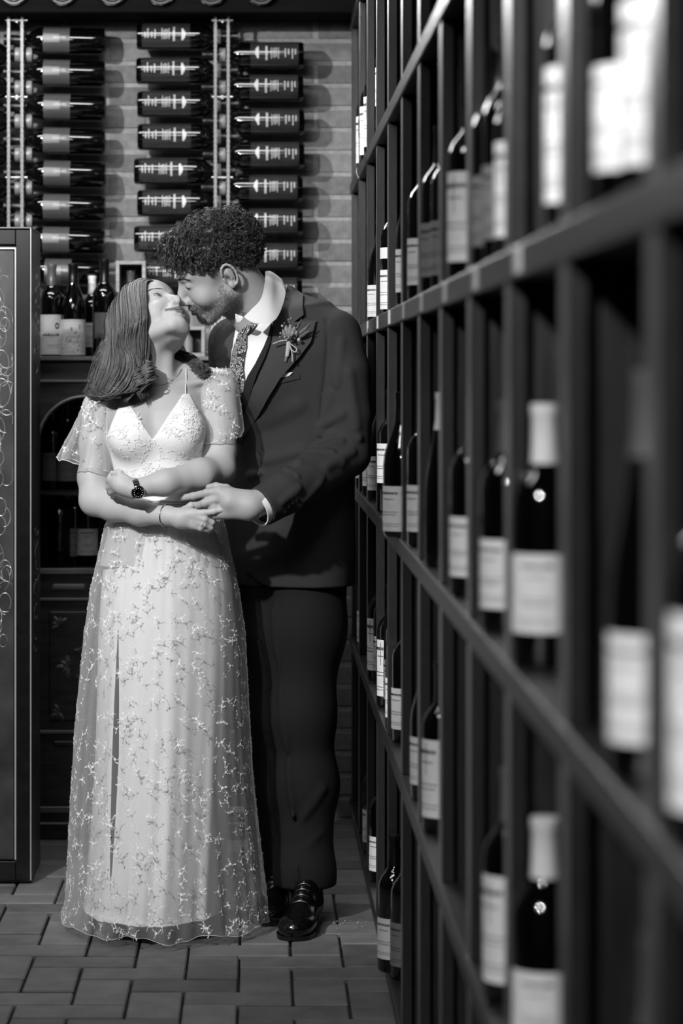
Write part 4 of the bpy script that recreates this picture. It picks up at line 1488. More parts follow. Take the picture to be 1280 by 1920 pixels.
# barrel curls at the ends
rk_ = np.random.default_rng(77)
LK = []; LKN = []
for k in range(22):
    fx_ = (k % 11) / 10
    lay = k // 11
    x0 = 204 + 64 * fx_ + rk_.uniform(-4, 4); x1 = 182 + 92 * fx_ + rk_.uniform(-5, 5)
    d0 = (-.02 - .088 * min(1, fx_ * 1.6)) - .008 * lay; y0 = 614 + 24 * lay + 24 * fx_ + rk_.uniform(-8, 8)
    y1 = 740 + rk_.uniform(-7, 9) - 16 * lay - 30 * max(0, fx_ - .75)
    a, b_ = B(x0, y0, d0 + .012), B(x1, y1, d0 - .004)
    n = 120
    t = np.linspace(0, 1, 34)
    th0 = 2.2 * fx_ + rk_.uniform(-.6, .6); tw = rk_.uniform(1.0, 1.45)
    R0 = rk_.uniform(.014, .020)
    for q in range(n):
        o = rk_.normal(0, 1, 3)
        th = th0 + 2 * PI * tw * t ** 1.5 + o[0] * .13
        Rr = (R0 + .0020 * o[1]) * np.minimum(1, t * 1.5) ** 1.6 * (1 - .35 * np.clip((t - .8) / .2, 0, 1))
        c = a[None] * (1 - t)[:, None] + b_[None] * t[:, None]
        c = c + np.array([o[1] * .004, 0, o[2] * .0066]) * np.minimum(1, .5 + t)[:, None]
        LKN.append(np.cos(th)[:, None] * np.array([1, 0, 0]) + np.sin(th)[:, None] * np.array([.15, -1, .35]) + np.array([0, -.25, 0]))
        LK.append(c + Rr[:, None] * (np.cos(th)[:, None] * np.array([1, 0, 0]) + np.sin(th)[:, None] * np.array([.15, -1, .35])))
S7 = np.array(LK)
S7b = S7[::6] + .0006
rad = lambda S, r: np.broadcast_to(r * np.minimum(1, np.minimum(np.linspace(0, 8, S.shape[1]), np.linspace(5, .25, S.shape[1]))), S.shape[:2])
LKN = np.array(LKN)
for S_, r_, m_, N_ in ((S1, .0012, M_HAIRF, HAIRN[11]), (S2, .0007, M_HAIRF2, HAIRN[12]), (S3, .0010, M_HAIRF, HAIRN[13]), (S6, .0010, M_HAIRF, HAIRN[19]), (S7, .0012, M_HAIRF, LKN), (S7b, .0007, M_HAIRF2, LKN[::6]),
                       (S4, .0005, M_HAIRF, HAIRN[14]), (S5, .0003, M_HAIRF2, HAIRN[15])):
    h_ = link('hair_strands', ribbons_mesh('hair_strands', S_, rad(S_, r_), N_, m_), hair)
    h_['kind'] = 'stuff'

# ---- dress ---------------------------------------------------------
dress = None


def lining_ring(py, n, over=0.0):
    """half widths and centre of the opaque lining and outer tulle at a picture height"""
    yy = [940, 985, 1040, 1100, 1190, 1290, 1380, 1450, 1530, 1620, 1700, 1745]
    Lf = [226, 203, 196, 190, 184, 182, 180, 177, 172, 164, 158, 156]
    Rt = [400, 414, 426, 435, 437, 436, 433, 431, 428, 424, 421, 420]
    lo_ = [222, 199, 187, 173, 160, 150, 142, 138, 133, 129, 124, 118]
    ro = [404, 419, 431, 444, 457, 462, 467, 471, 479, 490, 499, 502]
    if over: return np.interp(py, yy, lo_), np.interp(py, yy, ro)
    return np.interp(py, yy, Lf), np.interp(py, yy, Rt)


def skirt(over, nu, nv, y0, y1, seed, slit=None, zhem=.035):
    r = np.random.default_rng(seed)
    ph = r.uniform(0, 6.28, 8)
    V = []
    for j in range(nv):
        t = j / (nv - 1)
        py = y0 + (y1 - y0) * t
        l, rt = lining_ring(py, 0, over)
        z = B(0, py)[2]
        if py > 1690: z = B(0, 1690)[2] + (zhem - B(0, 1690)[2]) * (py - 1690) / (y1 - 1690)
        cx = B((l + rt) / 2, 0)[0]; a = (rt - l) / 2 * ZB / F
        b = (.088 if not over else .101) + (.165 if not over else .185) * (t ** .8)
        if over: a += .004
        for i in range(nu):
            u = 2 * PI * i / nu
            fold = (.35 + .65 * t) * t ** .35 * (.0065 if not over else .0100)
            k = math.sin(7 * u + ph[0] + .6 * t) * .9 + math.sin(12 * u + ph[1] - .8 * t) * .7 + math.sin(19 * u + ph[2]) * .45 + .4 * math.sin(27 * u + ph[3] + t)
            if over: k += .7 * math.sin(23 * u + ph[5]) + .4 * math.sin(37 * u + ph[4] + 2 * t)
            side = abs(math.cos(u)) ** 6
            gather = .0016 * math.sin(46 * u) * math.exp(-t * 7)
            rr = 1.0
            d = fold * k * (1 - .75 * side) + gather
            x = cx + (a * rr + d * .3) * math.cos(u)
            y = ZB + .012 + (b + d) * math.sin(u) + (.02 if over else 0) * 0
            V.append((x, y, z + (.006 * math.sin(9 * u + ph[6]) * (t ** 12) if over else 0)))
    V = np.array(V).reshape(nv, nu, 3)
    f = []
    for j in range(nv - 1):
        for i in range(nu):
            i2 = (i + 1) % nu
            if slit and slit(V[j, i], V[j, i2]): continue
            f.append((j * nu + i, j * nu + i2, (j + 1) * nu + i2, (j + 1) * nu + i))
    return V, f


NU = 260
Vs, fs = skirt(0, NU, 90, 938, 1745, 5, zhem=.05)
# a slit in the lining, left of centre: pull the two lips apart
XC = lambda py: np.interp(py, [1150, 1400, 1640], [B(226, 0)[0], B(222, 0)[0], B(214, 0)[0]])
_row = Vs[45]
_cand = [i for i in range(NU) if _row[i, 1] < ZB]
IS = min(_cand, key=lambda i: abs(_row[i, 0] - XC(1340)))          # rows run left to right across the front as i grows
for j in range(90):
    py = 938 + (1745 - 938) * j / 89
    k_ = np.interp(py, [1060, 1150, 1640, 1700], [0, 1, 1, 0])
    if k_ <= 0: continue
    w = np.interp(py, [1165, 1172, 1300, 1400, 1500, 1600, 1640], [0, .0008, .0060, .0085, .0066, .003, .0005])
    row = Vs[j]
    dl = (XC(py) - w - row[IS, 0]) * k_; dr = (XC(py) + w - row[IS + 1, 0]) * k_
    for m_i in range(0, 40):
        f_ = math.exp(-m_i / 12.0)
        row[IS - m_i, 0] += dl * f_
        row[IS + 1 + m_i, 0] += dr * f_
fs2 = [q for q in fs if not (q[0] % NU == IS and 1168 < 938 + (1745 - 938) * (q[0] // NU) / 89 < 1640)]
skirt_me = mesh_data('skirt', Vs.reshape(-1, 3), fs2, M_LINING, True)
dress = child_world('dress', skirt_me, bride)
dress['label'] = 'floor-length ivory dress with sheer embroidered overlay'
Vo, fo = skirt(1, 360, 90, 940, 1750, 9, zhem=.022)
ov = child_world('tulle_overlay', mesh_data('tulle_overlay', Vo.reshape(-1, 3), fo, M_TULLE, True), bride)
ov.parent = dress; ov.matrix_parent_inverse = Matrix.Identity(4)

# hem thread of the overlay
hm = MB().tube(np.concatenate([Vo[-1], Vo[-1][:1]]), .0005, 4, cap=False).build('hem', M_EMB, dress, smooth=True)

# bodice
fbo = Field()
fbo.sec([(B(cx, y)[2], B(cx, y)[0], ZB + .01, a, b) for y, cx, a, b in TS], 0.0, 2.2)
fbo.ell(B(248, 812, -.072), (.058, .050, .060), None, .035)
fbo.ell(B(338, 806, -.072), (.058, .050, .060), None, .035)
fbo.cap(B(190, 764, .02), B(262, 722, .03), .043, .040, .05)
fbo.cap(B(412, 724, .04), B(330, 704, .03), .043, .038, .05)


def side_of(p, a, b):
    """signed distance to the vertical plane through picture line a->b (positive = above/right side removed)"""
    A = B(*a, -.1); Bb = B(*b, -.1)
    dx, dz = Bb[0] - A[0], Bb[2] - A[2]
    L = math.hypot(dx, dz)
    return ((p[:, 0] - A[0]) * dz - (p[:, 2] - A[2]) * dx) / L


def bodice_cut(p, d):
    d = d - .0045
    def inside(a, b, ref):
        s_ = side_of(p, a, b); r_ = side_of(np.array([B(*ref, -.1)]), a, b)[0]
        return s_ * (1 if r_ > 0 else -1)          # positive on the reference side
    v = np.minimum(inside((229, 736), (287, 824), (287, 770)), inside((287, 824), (352, 724), (287, 770)))
    keep1 = -inside((204, 806), (232, 734), (300, 800))
    keep2 = -inside((347, 724), (386, 800), (300, 800))
    zt_ = p[:, 2] - B(0, 738)[2]
    zb_ = B(0, 950)[2] - p[:, 2]
    return np.maximum.reduce([d, v, keep1, keep2, zt_, zb_])


fbo.fn(bodice_cut)
Vb, Qb = surface(fbo, (B(180, 0)[0], 6.44, B(0, 958)[2]), (B(430, 0)[0], 6.76, B(0, 728)[2]), .0032)
Vb = relax(Vb, Qb, 1)
bod = child_world('bodice', mesh_data('bodice', Vb, Qb, M_BODICE, True), bride)
bod.parent = dress; bod.matrix_parent_inverse = Matrix.Identity(4)
# belt of folded satin
m_ = MB()
for k, (py, th) in enumerate(((936, .0035), (941, .0030), (946, .0035))):
    l, r_ = 224, 403
    ring = [(B((l + r_) / 2, 0)[0] + ((r_ - l) / 2 * ZB / F + .003) * math.cos(u), ZB + .012 + .096 * math.sin(u), B(0, py)[2]) for u in np.linspace(0, 2 * PI, 61)]
    m_.tube(ring, th, 6, cap=False)
o = m_.build('waist_band', M_LINING, dress, smooth=True)

TREE_BODY = BVHTree.FromPolygons(V.tolist(), Q.tolist())
CAMV = Vector((0, 0, CAMZ))


def shoot(tree, px, py, off=0.0, zdef=None):
    """point of a surface seen at a pixel, lifted off it by off"""
    d = (Vector(P(px, py, 5.0)) - CAMV).normalized()
    hit, nrm, i, dist = tree.ray_cast(CAMV, d, 12)
    if hit is None:
        return Vector(P(px, py, zdef)) if zdef else None
    return CAMV + d * (dist - off)


# strap
pts = [shoot(TREE_BODY, x, y, .002, 6.52) for x, y in ((349, 690), (349, 700), (349, 712), (348, 724), (348, 736), (347, 750), (346, 775), (345, 800))]
MB().tube([tuple(q) for q in pts], .0016, 6).build('shoulder_strap', M_LINING, dress, smooth=True)


# flutter sleeves of tulle
def sleeve(rings, name, nu=72, seed=1, amp=.006):
    """rings: (px_left, px_right, py_left, py_right, Zc, depth)"""
    R_ = np.array(rings, float)
    nv = 22
    V = []
    r = np.random.default_rng(seed)
    ph = r.uniform(0, 6.28, 5)
    for j in range(nv):
        t = j / (nv - 1)
        q = [np.interp(t * (len(R_) - 1), np.arange(len(R_)), R_[:, k]) for k in range(6)]
        A = P(q[0], q[2], ZB + q[4]); Bq = P(q[1], q[3], ZB + q[4])
        c = (A + Bq) / 2; ax = (Bq - A) / 2
        for i in range(nu):
            u = 2 * PI * i / nu
            k = (math.sin(6 * u + ph[0]) + .6 * math.sin(11 * u + ph[1]) + .4 * math.sin(17 * u + ph[2])) * amp * t
            V.append(c + ax * math.cos(u) + np.array([0, 1, 0]) * (q[5] + k) * math.sin(u) + np.array([0, 0, 1]) * k * .3)
    V = np.array(V).reshape(nv, nu, 3)
    f = [(j * nu + i, j * nu + (i + 1) % nu, (j + 1) * nu + (i + 1) % nu, (j + 1) * nu + i) for j in range(nv - 1) for i in range(nu)]
    o = link(name, mesh_data(name, V.reshape(-1, 3), f, M_TULLE, True), dress)
    hm = MB().tube(np.concatenate([V[-1], V[-1][:1]]), .0009, 4, cap=False).build('hem', M_EMB, None, smooth=True)
    hm.parent = dress
    return V


SL1 = sleeve([(178, 214, 728, 728, .02, .045), (160, 212, 752, 762, .01, .060), (142, 206, 790, 800, .0, .064), (122, 207, 828, 842, -.01, .068), (106, 211, 858, 884, -.015, .075)], 'flutter_sleeve', seed=2, amp=.009)
SL2 = sleeve([(392, 432, 690, 690, .03, .040), (376, 444, 716, 712, .02, .058), (374, 450, 750, 745, .01, .062), (374, 455, 790, 780, .0, .064), (378, 458, 828, 806, -.01, .066), (380, 452, 832, 818, -.01, .064)], 'flutter_sleeve', seed=4, amp=.004)

# embroidery: sprigs of five-petalled flowers, leaves and curling stems
def sprig_mesh(seed):
    """flat sprig in its own plane, about 3 cm; returns verts, faces"""
    r = random.Random(seed)
    m_ = MB()

    def petal(cx, cy, a, L, w, h=.0012):
        ring = []
        for t in (0, .35, .75, 1):
            ring.append((t * L, w * (0, .8, 1, .25)[(0, .35, .75, 1).index(t)]))
        q = [(x, y) for x, y in ring] + [(x, -y) for x, y in ring[::-1][:-1]]
        v = [(cx + x * math.cos(a) - y * math.sin(a), cy + x * math.sin(a) + y * math.cos(a), h * .5) for x, y in q]
        v.append((cx + .6 * L * math.cos(a), cy + .6 * L * math.sin(a), h * 1.4))
        n = len(q)
        m_.add(v, [(i, (i + 1) % n, n) for i in range(n)])

    def flower(cx, cy, s):
        a0 = r.uniform(0, 6.28)
        for k in range(5): petal(cx, cy, a0 + k * 1.2566, s, s * .42, .0018)

    def stem(p0, a, L, curl):
        pts = [p0]; x, y = p0
        for i in range(7):
            a += curl
            x += L / 7 * math.cos(a); y += L / 7 * math.sin(a)
            pts.append((x, y))
        v = []
        for i, (x, y) in enumerate(pts):
            j = max(0, min(i, len(pts) - 2))
            dx, dy = pts[j + 1][0] - pts[j][0], pts[j + 1][1] - pts[j][1]
            l = math.hypot(dx, dy)
            nx, ny = -dy / l * .00055, dx / l * .00055
            v += [(x + nx, y + ny, .0009), (x - nx, y - ny, .0009)]
        m_.add(v, [(2 * i, 2 * i + 1, 2 * i + 3, 2 * i + 2) for i in range(len(pts) - 1)])
        return pts, a
    flower(0, 0, r.uniform(.0050, .0068))
    a = r.uniform(0, 6.28)
    for s_ in range(3):
        pts, ae = stem((0, 0), a + s_ * 2.1 + r.uniform(-.3, .3), r.uniform(.014, .026), r.uniform(-.28, .28))
        petal(pts[-1][0], pts[-1][1], ae, .0055, .0019)
        petal(pts[5][0], pts[5][1], ae + 1.1, .0045, .0016)
        petal(pts[3][0], pts[3][1], ae - 1.2, .0045, .0016)
        if s_ == 0: flower(pts[-1][0], pts[-1][1], .0038)
    return np.concatenate(m_.v), m_.f


SPR = [sprig_mesh(s_) for s_ in range(8)]


def embroider(name, places, parent):
    """places: list of (point, normal); one joined part, too many and too small to pick apart"""
    vs, fs, n = [], [], 0
    for i, (p, nn) in enumerate(places):
        v, f = SPR[i % 8]
        nn = np.array(nn); nn /= np.linalg.norm(nn)
        a = np.cross(nn, [0.1, .2, .97]); a /= np.linalg.norm(a); b_ = np.cross(nn, a)
        th = RNG.uniform(0, 6.28); s_ = RNG.uniform(.42, .66)
        c, s2 = math.cos(th), math.sin(th)
        x = (v[:, 0] * c - v[:, 1] * s2) * s_; y = (v[:, 0] * s2 + v[:, 1] * c) * s_
        w = np.array(p) + x[:, None] * a + y[:, None] * b_ + (v[:, 2:3] * .55 + .0004) * nn
        vs.append(w); fs += [[k + n for k in q] for q in f]; n += len(v)
    o = link(name, mesh_data(name, np.concatenate(vs), fs, M_EMB), parent)
    o['kind'] = 'stuff'
    return o


def grid_places(V, n, seed, dens=None):
    r = np.random.default_rng(seed)
    nv, nu, _ = V.shape
    out = []
    while len(out) < n:
        j = r.integers(1, nv - 1); i = r.integers(0, nu)
        if dens and r.uniform() > dens(j / nv, i / nu): continue
        p = V[j, i]; du = V[j, (i + 1) % nu] - V[j, i - 1]; dv = V[j + 1, i] - V[j - 1, i]
        nn = np.cross(dv, du)
        c = V[j].mean(0)
        if nn @ (p - c) < 0: nn = -nn
        out.append((p, nn / np.linalg.norm(nn)))
    return out


embroider('embroidery', grid_places(Vo, 1500, 21, lambda t, u: .45 + .55 * t + (.4 if t > .93 else 0)), dress)
embroider('embroidery', grid_places(SL1, 60, 22), dress)
embroider('embroidery', grid_places(SL2, 70, 23), dress)
TREE_BOD = BVHTree.FromPolygons(Vb.tolist(), Qb.tolist())
pl = []
while len(pl) < 130:
    x, y = RNG.uniform(205, 385), RNG.uniform(745, 930)
    d = (Vector(P(x, y, 5.0)) - CAMV).normalized()
    hit, nrm, i, dist = TREE_BOD.ray_cast(CAMV, d, 12)
    if hit is None: continue
    if nrm.dot(d) > 0: nrm = -nrm
    pl.append((hit, np.array(nrm)))
embroider('embroidery', pl, dress)

# jewellery
wc = B(250, 917, -.200)
ax = WR2 - B(310, 905, -.175); ax /= np.linalg.norm(ax)


def ring_around(c, axis, r, tube_r, m, name, parent, seg=40, flat=1.0):
    axis = np.array(axis) / np.linalg.norm(axis)
    u = np.cross(axis, [0, 0, 1.0]); u /= np.linalg.norm(u); w = np.cross(axis, u)
    pts = [c + r * (u * math.cos(t) + w * math.sin(t)) for t in np.linspace(0, 2 * PI, seg + 1)]
    return MB().tube(pts, tube_r, 6, cap=False).build(name, m, parent, smooth=True, world=True), u, w


watch = empty('wrist_watch', wc); watch.parent = bride; watch.matrix_parent_inverse = Matrix.Translation(bride.location).inverted()
watch['label'] = 'steel wrist watch with dark dial'
c_ = wc - ax * .004
u = np.cross(ax, [0, 0, 1.0]); u /= np.linalg.norm(u); w = np.cross(ax, u)
for k in range(26):
    t = 2 * PI * k / 26
    pos = c_ + .0245 * (u * math.cos(t) + w * math.sin(t))
    m_ = MB()
    tn = -u * math.sin(t) + w * math.cos(t); on = u * math.cos(t) + w * math.sin(t)
    v = []
    for a in (-1, 1):
        for b_ in (-1, 1):
            for c in (0, 1): v.append(pos + ax * a * .0075 + tn * b_ * .0026 + on * (c * .0022 - .0005))
    m_.add(v, [(0, 1, 3, 2), (4, 6, 7, 5), (0, 4, 5, 1), (2, 3, 7, 6), (0, 2, 6, 4), (1, 5, 7, 3)])
    lk = m_.me('band_link', M_CHROME)
    o = link('band_link', lk); o.parent = watch; o.matrix_parent_inverse = Matrix.Translation(watch.location).inverted() @ Matrix.Identity(4)
face_dir = np.array([.02, -1, .06]); face_dir = face_dir - ax * (face_dir @ ax); face_dir /= np.linalg.norm(face_dir)
face_dir = face_dir + np.array([0, 0, -.25]); face_dir /= np.linalg.norm(face_dir)
dc_ = c_ + face_dir * .0255 + np.array([.001, 0, -.004])


def disc(prof, c, n, m, name, par):
    n = np.array(n) / np.linalg.norm(n)
    a = np.cross(n, [0, 0, 1.0]); a /= np.linalg.norm(a); b_ = np.cross(n, a)
    mb = MB().lathe(prof, 28)
    vv = np.concatenate(mb.v)
    mb.v = [c + vv[:, :1] * a + vv[:, 1:2] * b_ + vv[:, 2:] * n]
    me = mb.me(name, m, True)
    o = link(name, me); o.parent = par; o.matrix_parent_inverse = Matrix.Translation(par.location).inverted()
    return o


disc([(0, -.003), (.0150, -.003), (.0172, -.001), (.0172, .003), (.0150, .0050), (.0135, .0045), (.0135, .0040)], dc_, face_dir, M_CHROME, 'watch_case', watch)
disc([(0, .0041), (.0136, .0041)], dc_, face_dir, M_GLASSB, 'dial', watch)
fa = np.cross(face_dir, [0, 0, 1.0]); fa /= np.linalg.norm(fa); fbb = np.cross(face_dir, fa)
for k in range(12):
    t = k * PI / 6
    p_ = dc_ + face_dir * .0043 + .0105 * (fa * math.cos(t) + fbb * math.sin(t))
    disc([(0, .0003), (.0010, .0002), (.0010, 0)], p_, face_dir, M_LABEL, 'hour_marker', watch)
for (t, L) in ((.9, .006), (2.6, .009)):
    m_ = MB().tube([dc_ + face_dir * .0046, dc_ + face_dir * .0046 + L * (fa * math.cos(t) + fbb * math.sin(t))], .0004, 4)
    o = link('watch_hand', m_.me('watch_hand', M_CHROME)); o.parent = watch; o.matrix_parent_inverse = Matrix.Translation(watch.location).inverted()
a2 = WR1 - B(262, 962, -.125)
br_, _, _ = ring_around(WR1 - a2 / np.linalg.norm(a2) * .010, a2, .0265, .0013, M_CHROME, 'bracelet', bride)
br_['label'] = 'thin silver bracelet'
rg, _, _ = ring_around(B(380, 982, -.196), B(395, 989, -.188) - B(364, 977, -.192), .0095, .0011, M_CHROME, 'ring', bride)
disc([(0, .003), (.0022, .002), (.0026, 0)], B(381, 975, -.203), (0, -1, .5), M_CHROME, 'ring_stone', bride)
# fine necklace
pts = []
for x, y in ((262, 690), (268, 705), (276, 716), (285, 722), (296, 723), (308, 721), (322, 714), (334, 703), (341, 692)):
    q = shoot(TREE_BODY, x, y, .0015)
    if q: pts.append(tuple(q))
MB().tube(pts, .0006, 5).build('necklace', M_CHROME, bride, smooth=True, world=True)

# =================================================================== groom
ZG = 6.75


def Gp(px, py, d=0.0): return P(px, py, ZG + d)


groom = person('person', (float(Gp(560, 0)[0]), ZG, 0), 'tall man with dark curly hair and dark suit, bending his face down to the woman')
gf_ = np.array([-.86, -.06, -.50]); gf_ /= np.linalg.norm(gf_)
gu_ = np.array([-.44, -.36, .82]); gu_ -= gf_ * (gu_ @ gf_); gu_ /= np.linalg.norm(gu_)
gl_ = np.cross(gu_, gf_)
GRR = np.stack([gl_, gf_, gu_])
GH = np.array([-.1105, 6.65, 1.6697])
GS = 1.03


def GWp(x, y, z): return GH + GS * (np.array([x, y, z]) @ GRR)


fg = Field()
head_ops(fg, GH, GRR, GS, False)
fg.cap(GWp(0, -.032, -.05), P(500, 602, 6.74), .060, .060, .03)
fg.cap(GWp(-.02, .01, -.09), P(468, 612, 6.72), .028, .032, .03)
fg.cap(P(500, 602, 6.74), P(510, 640, 6.76), .058, .060, .03)
# left arm runs inside the sleeve
fg.chain([P(510, 640, 6.76), P(626, 640, 6.70), P(650, 846, 6.655), P(585, 895, 6.56), P(505, 932, 6.44)], [.05, .040, .034, .032, .032], .02, kin=.02)
# left hand (picture centre): palm, fingers
WRG = P(470, 949, 6.405)
fg.chain([P(505, 932, 6.44), WRG], [.034, .0325], .02)
fg.cap(WRG, P(432, 940, 6.402), .030, .027, .015)
fg.cap(P(462, 935, 6.408), P(412, 924, 6.408), .020, .0175, .014)
fg.cap(P(462, 958, 6.402), P(405, 961, 6.415), .020, .0175, .014)
finger(fg, [P(412, 921, 6.406), P(388, 924, 6.412), P(362, 930, 6.432), P(339, 934, 6.448)], .0105, .0080)
finger(fg, [P(406, 936, 6.404), P(384, 943, 6.410), P(366, 950, 6.442), P(358, 954, 6.45)], .0108, .0085)
finger(fg, [P(402, 950, 6.408), P(384, 955, 6.436), P(372, 960, 6.450), P(362, 964, 6.455)], .0104, .0085)
finger(fg, [P(404, 964, 6.416), P(388, 970, 6.440), P(378, 974, 6.452)], .0098, .0078)
finger(fg, [P(440, 926, 6.415), P(424, 916, 6.425), P(405, 912, 6.440), P(392, 914, 6.450)], .0115, .0088)
Vg, Qg = surface(fg, (P(330, 0, 6.6)[0], 6.36, P(0, 990, 6.5)[2]), (P(700, 0, 6.8)[0], 6.92, P(0, 395, 6.6)[2]), .0026)
Vg = relax(Vg, Qg, 1)
Lh = ((Vg - GH) @ GRR.T) / GS


def blob(c, r): return np.exp(-(((Lh - np.array(c)) / np.array(r)) ** 2).sum(1))


x_, y_, z_ = Lh.T
tone = np.zeros(len(Vg))
jawline = -.040 - .62 * (y_ + .0) * .55
beard = 1 / (1 + np.exp((z_ - (-.052 - .10 * np.clip(y_ - .03, -.1, .05))) / .006)) * (z_ > -.14) / (1 + np.exp(-(y_ + .012) / .006)) * (z_ > -.150)
side = 1 / (1 + np.exp(-(y_ - .0) / .008)) * np.exp(-((y_ - .012) / .016) ** 2) * (z_ < .03) * (z_ > -.09)
mous = np.exp(-((z_ + .0585) / .0065) ** 2) * (np.abs(x_) < .030) * (y_ > .085)
cut = np.maximum(0, 1 - np.exp(-(((Lh - np.array([0, .098, -.074])) / np.array([.022, .02, .0075])) ** 2).sum(1)))
tone += .42 * beard * cut + .4 * side * (np.abs(x_) > .045) + .45 * mous
tone += .35 * blob((0, .098, -.0665), (.022, .012, .0035)) + .4 * blob((0, .096, -.077), (.018, .013, .0045))
tone += .5 * blob((.011, -.014, -.016), (.2, .004, .007)) * (np.abs(x_) > .077)  # shade painted into the ear hollows
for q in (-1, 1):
    tone += .9 * blob((q * .0815, -.008, -.016), (.008, .0055, .0085)) + .9 * blob((q * .0065, .108, -.0515), (.005, .006, .003))  # painted shade deep in the ears and nostrils
hands = Vg[:, 2] < 1.25
tone = np.where(hands, .05, tone)
me = mesh_data('body', Vg, Qg, M_SKINM, True)
tone_attr(me, np.clip(tone, 0, 1))
child_world('body', me, groom)
TREE_G = BVHTree.FromPolygons(Vg.tolist(), Qg.tolist())
face_bits(groom, GWp, GS, True, False, TREE_G)

# beard stubble as short hairs along jaw, chin and lip
TREE_G = BVHTree.FromPolygons(Vg.tolist(), Qg.tolist())
rg_ = np.random.default_rng(8)
S = []
tries = 0
src = np.where((tone > .25) & ~hands & (z_ < -.03))[0]
for vi in rg_.choice(src, min(2600, len(src)), replace=False):
    p = Vg[vi]
    q = Lh[vi]
    hit, nn, _, _ = TREE_G.find_nearest(Vector(p))
    nn = np.array(nn)
    out_ = (p - GH); 
    if nn @ (p - GWp(0, 0, -.05)) < 0: nn = -nn
    dn = -gu_ * .8 + gf_ * .35 + nn * .5 + rg_.normal(0, .3, 3)
    dn /= np.linalg.norm(dn)
    L = rg_.uniform(.0025, .0058)
    S.append([p, p + dn * L * .5 + nn * .0008, p + dn * L])
S = np.array(S)
bo = child_world('beard', strands_mesh('beard', S, np.broadcast_to(np.array([.00032, .0003, .0001]), S.shape[:2]), M_BEARD), groom)
bo['kind'] = 'stuff'

# curly hair: a dark under-layer and a few hundred curls
fc = Field().ell(GWp(0, -.026, .036), np.array([.0815, .108, .0760]) * GS, GRR)
fc.ell(GWp(0, .042, .078), np.array([.058, .045, .036]) * GS, GRR, .03)
fc.ell(GWp(0, -.085, .02), np.array([.066, .052, .062]) * GS, GRR, .03)


def gcut(p, d):
    q = (p - GH) @ GRR.T / GS
    f = q[:, 1] - np.maximum(.004 - .0 * q[:, 2], .085 + 1.15 * (q[:, 2] - .068))
    low = (-.030 + .55 * np.clip(q[:, 1] + .05, -.1, .06)) - q[:, 2]
    ear = .034 - np.sqrt((q[:, 1] + .012) ** 2 + (q[:, 2] + .018) ** 2)
    ear = np.where(np.abs(q[:, 0]) > .05, ear, -1)
    sideb = np.where((q[:, 1] > .004) & (q[:, 1] < .022), -.03 - q[:, 2], -1)
    return np.maximum.reduce([d, f, low, ear])


FC0 = Field(); FC0.ops = list(fc.ops)
fc.fn(gcut)
Vc, Qc = surface(fc, GH - .19, GH + .19, .0034)
Vc = relax(Vc, Qc, 1)
ghair = child_world('hair', mesh_data('hair', Vc, Qc, M_HAIRM, True), groom)
rg_ = np.random.default_rng(18)
ROOTS = ((Vc - GH) @ GRR.T / GS)[np.abs(FC0(Vc)) < .0025]
L_ = 14
SS, S2_ = [], []
n_c = 0
while n_c < 2000:
    loc = ROOTS[rg_.integers(0, len(ROOTS))] + rg_.normal(0, .001, 3)
    x, y, z = loc
    top = np.clip((z - .02) / .08, 0, 1)
    if z < -.030 + .55 * min(max(y + .05, -.1), .06): continue
    if abs(x) > .05 and math.hypot(y + .012, z + .018) < .036: continue
    front = np.clip((y - .0) / .07, 0, 1)
    long_ = np.clip(top * .8 + front * .5, 0, 1)
    nz = math.sin(loc[0] * 95 + 2 * math.sin(loc[1] * 60)) + math.sin(loc[1] * 110 + 1.7 * math.sin(loc[2] * 80)) + math.sin(loc[2] * 100 + 3 * loc[0] * 40)
    lump = np.clip(1 + .30 * nz, .45, 1.8)
    if long_ < .25 and rg_.uniform() < .1: continue
    n_c += 1
    nn = (loc - np.array([0, -.02, .01])) / np.array([.082, .104, .092]); nn /= np.linalg.norm(nn)
    grow = nn + np.array([0, .55 * front + .1, -.25 * (1 - top)]) + rg_.normal(0, .35, 3)
    grow /= np.linalg.norm(grow)
    ln = .008 + .021 * long_ * lump * rg_.uniform(.6, 1.3)
    rad_ = (.0025 + .0078 * long_) * rg_.uniform(.7, 1.2)
    a = np.cross(grow, rg_.normal(0, 1, 3)); a /= np.linalg.norm(a); b_ = np.cross(grow, a)
    turns = rg_.uniform(1.1, 2.4) * (.5 + .5 * long_)
    t = np.linspace(0, 1, L_)
    th = t * turns * 2 * PI + rg_.uniform(0, 6.28)
    rr = rad_ * np.minimum(1, t * 3)
    cur = loc - nn * .003 + t[:, None] * ln * grow + rr[:, None] * (np.cos(th)[:, None] * a + np.sin(th)[:, None] * b_)
    cur[:, 2] -= .012 * long_ * t ** 2 * front
    # several strands travel together in one lock
    for k in range(3):
        off = rg_.normal(0, .0013, 3)
        c3 = cur * (1 + 0 * k) + off + rg_.normal(0, .0005, cur.shape)
        (S2_ if rg_.uniform() < .30 * (.4 + lump * .6) else SS).append(GH + GS * (c3 @ GRR))
for S_, m_ in ((SS, M_HAIRM), (S2_, M_HAIRM2)):
    S_ = np.array(S_)
    r_ = np.broadcast_to(.00062 * np.minimum(1, np.linspace(4, .3, L_)), S_.shape[:2])
    h_ = link('hair_curls', strands_mesh('hair_curls', S_, r_, m_), ghair)
    h_['kind'] = 'stuff'

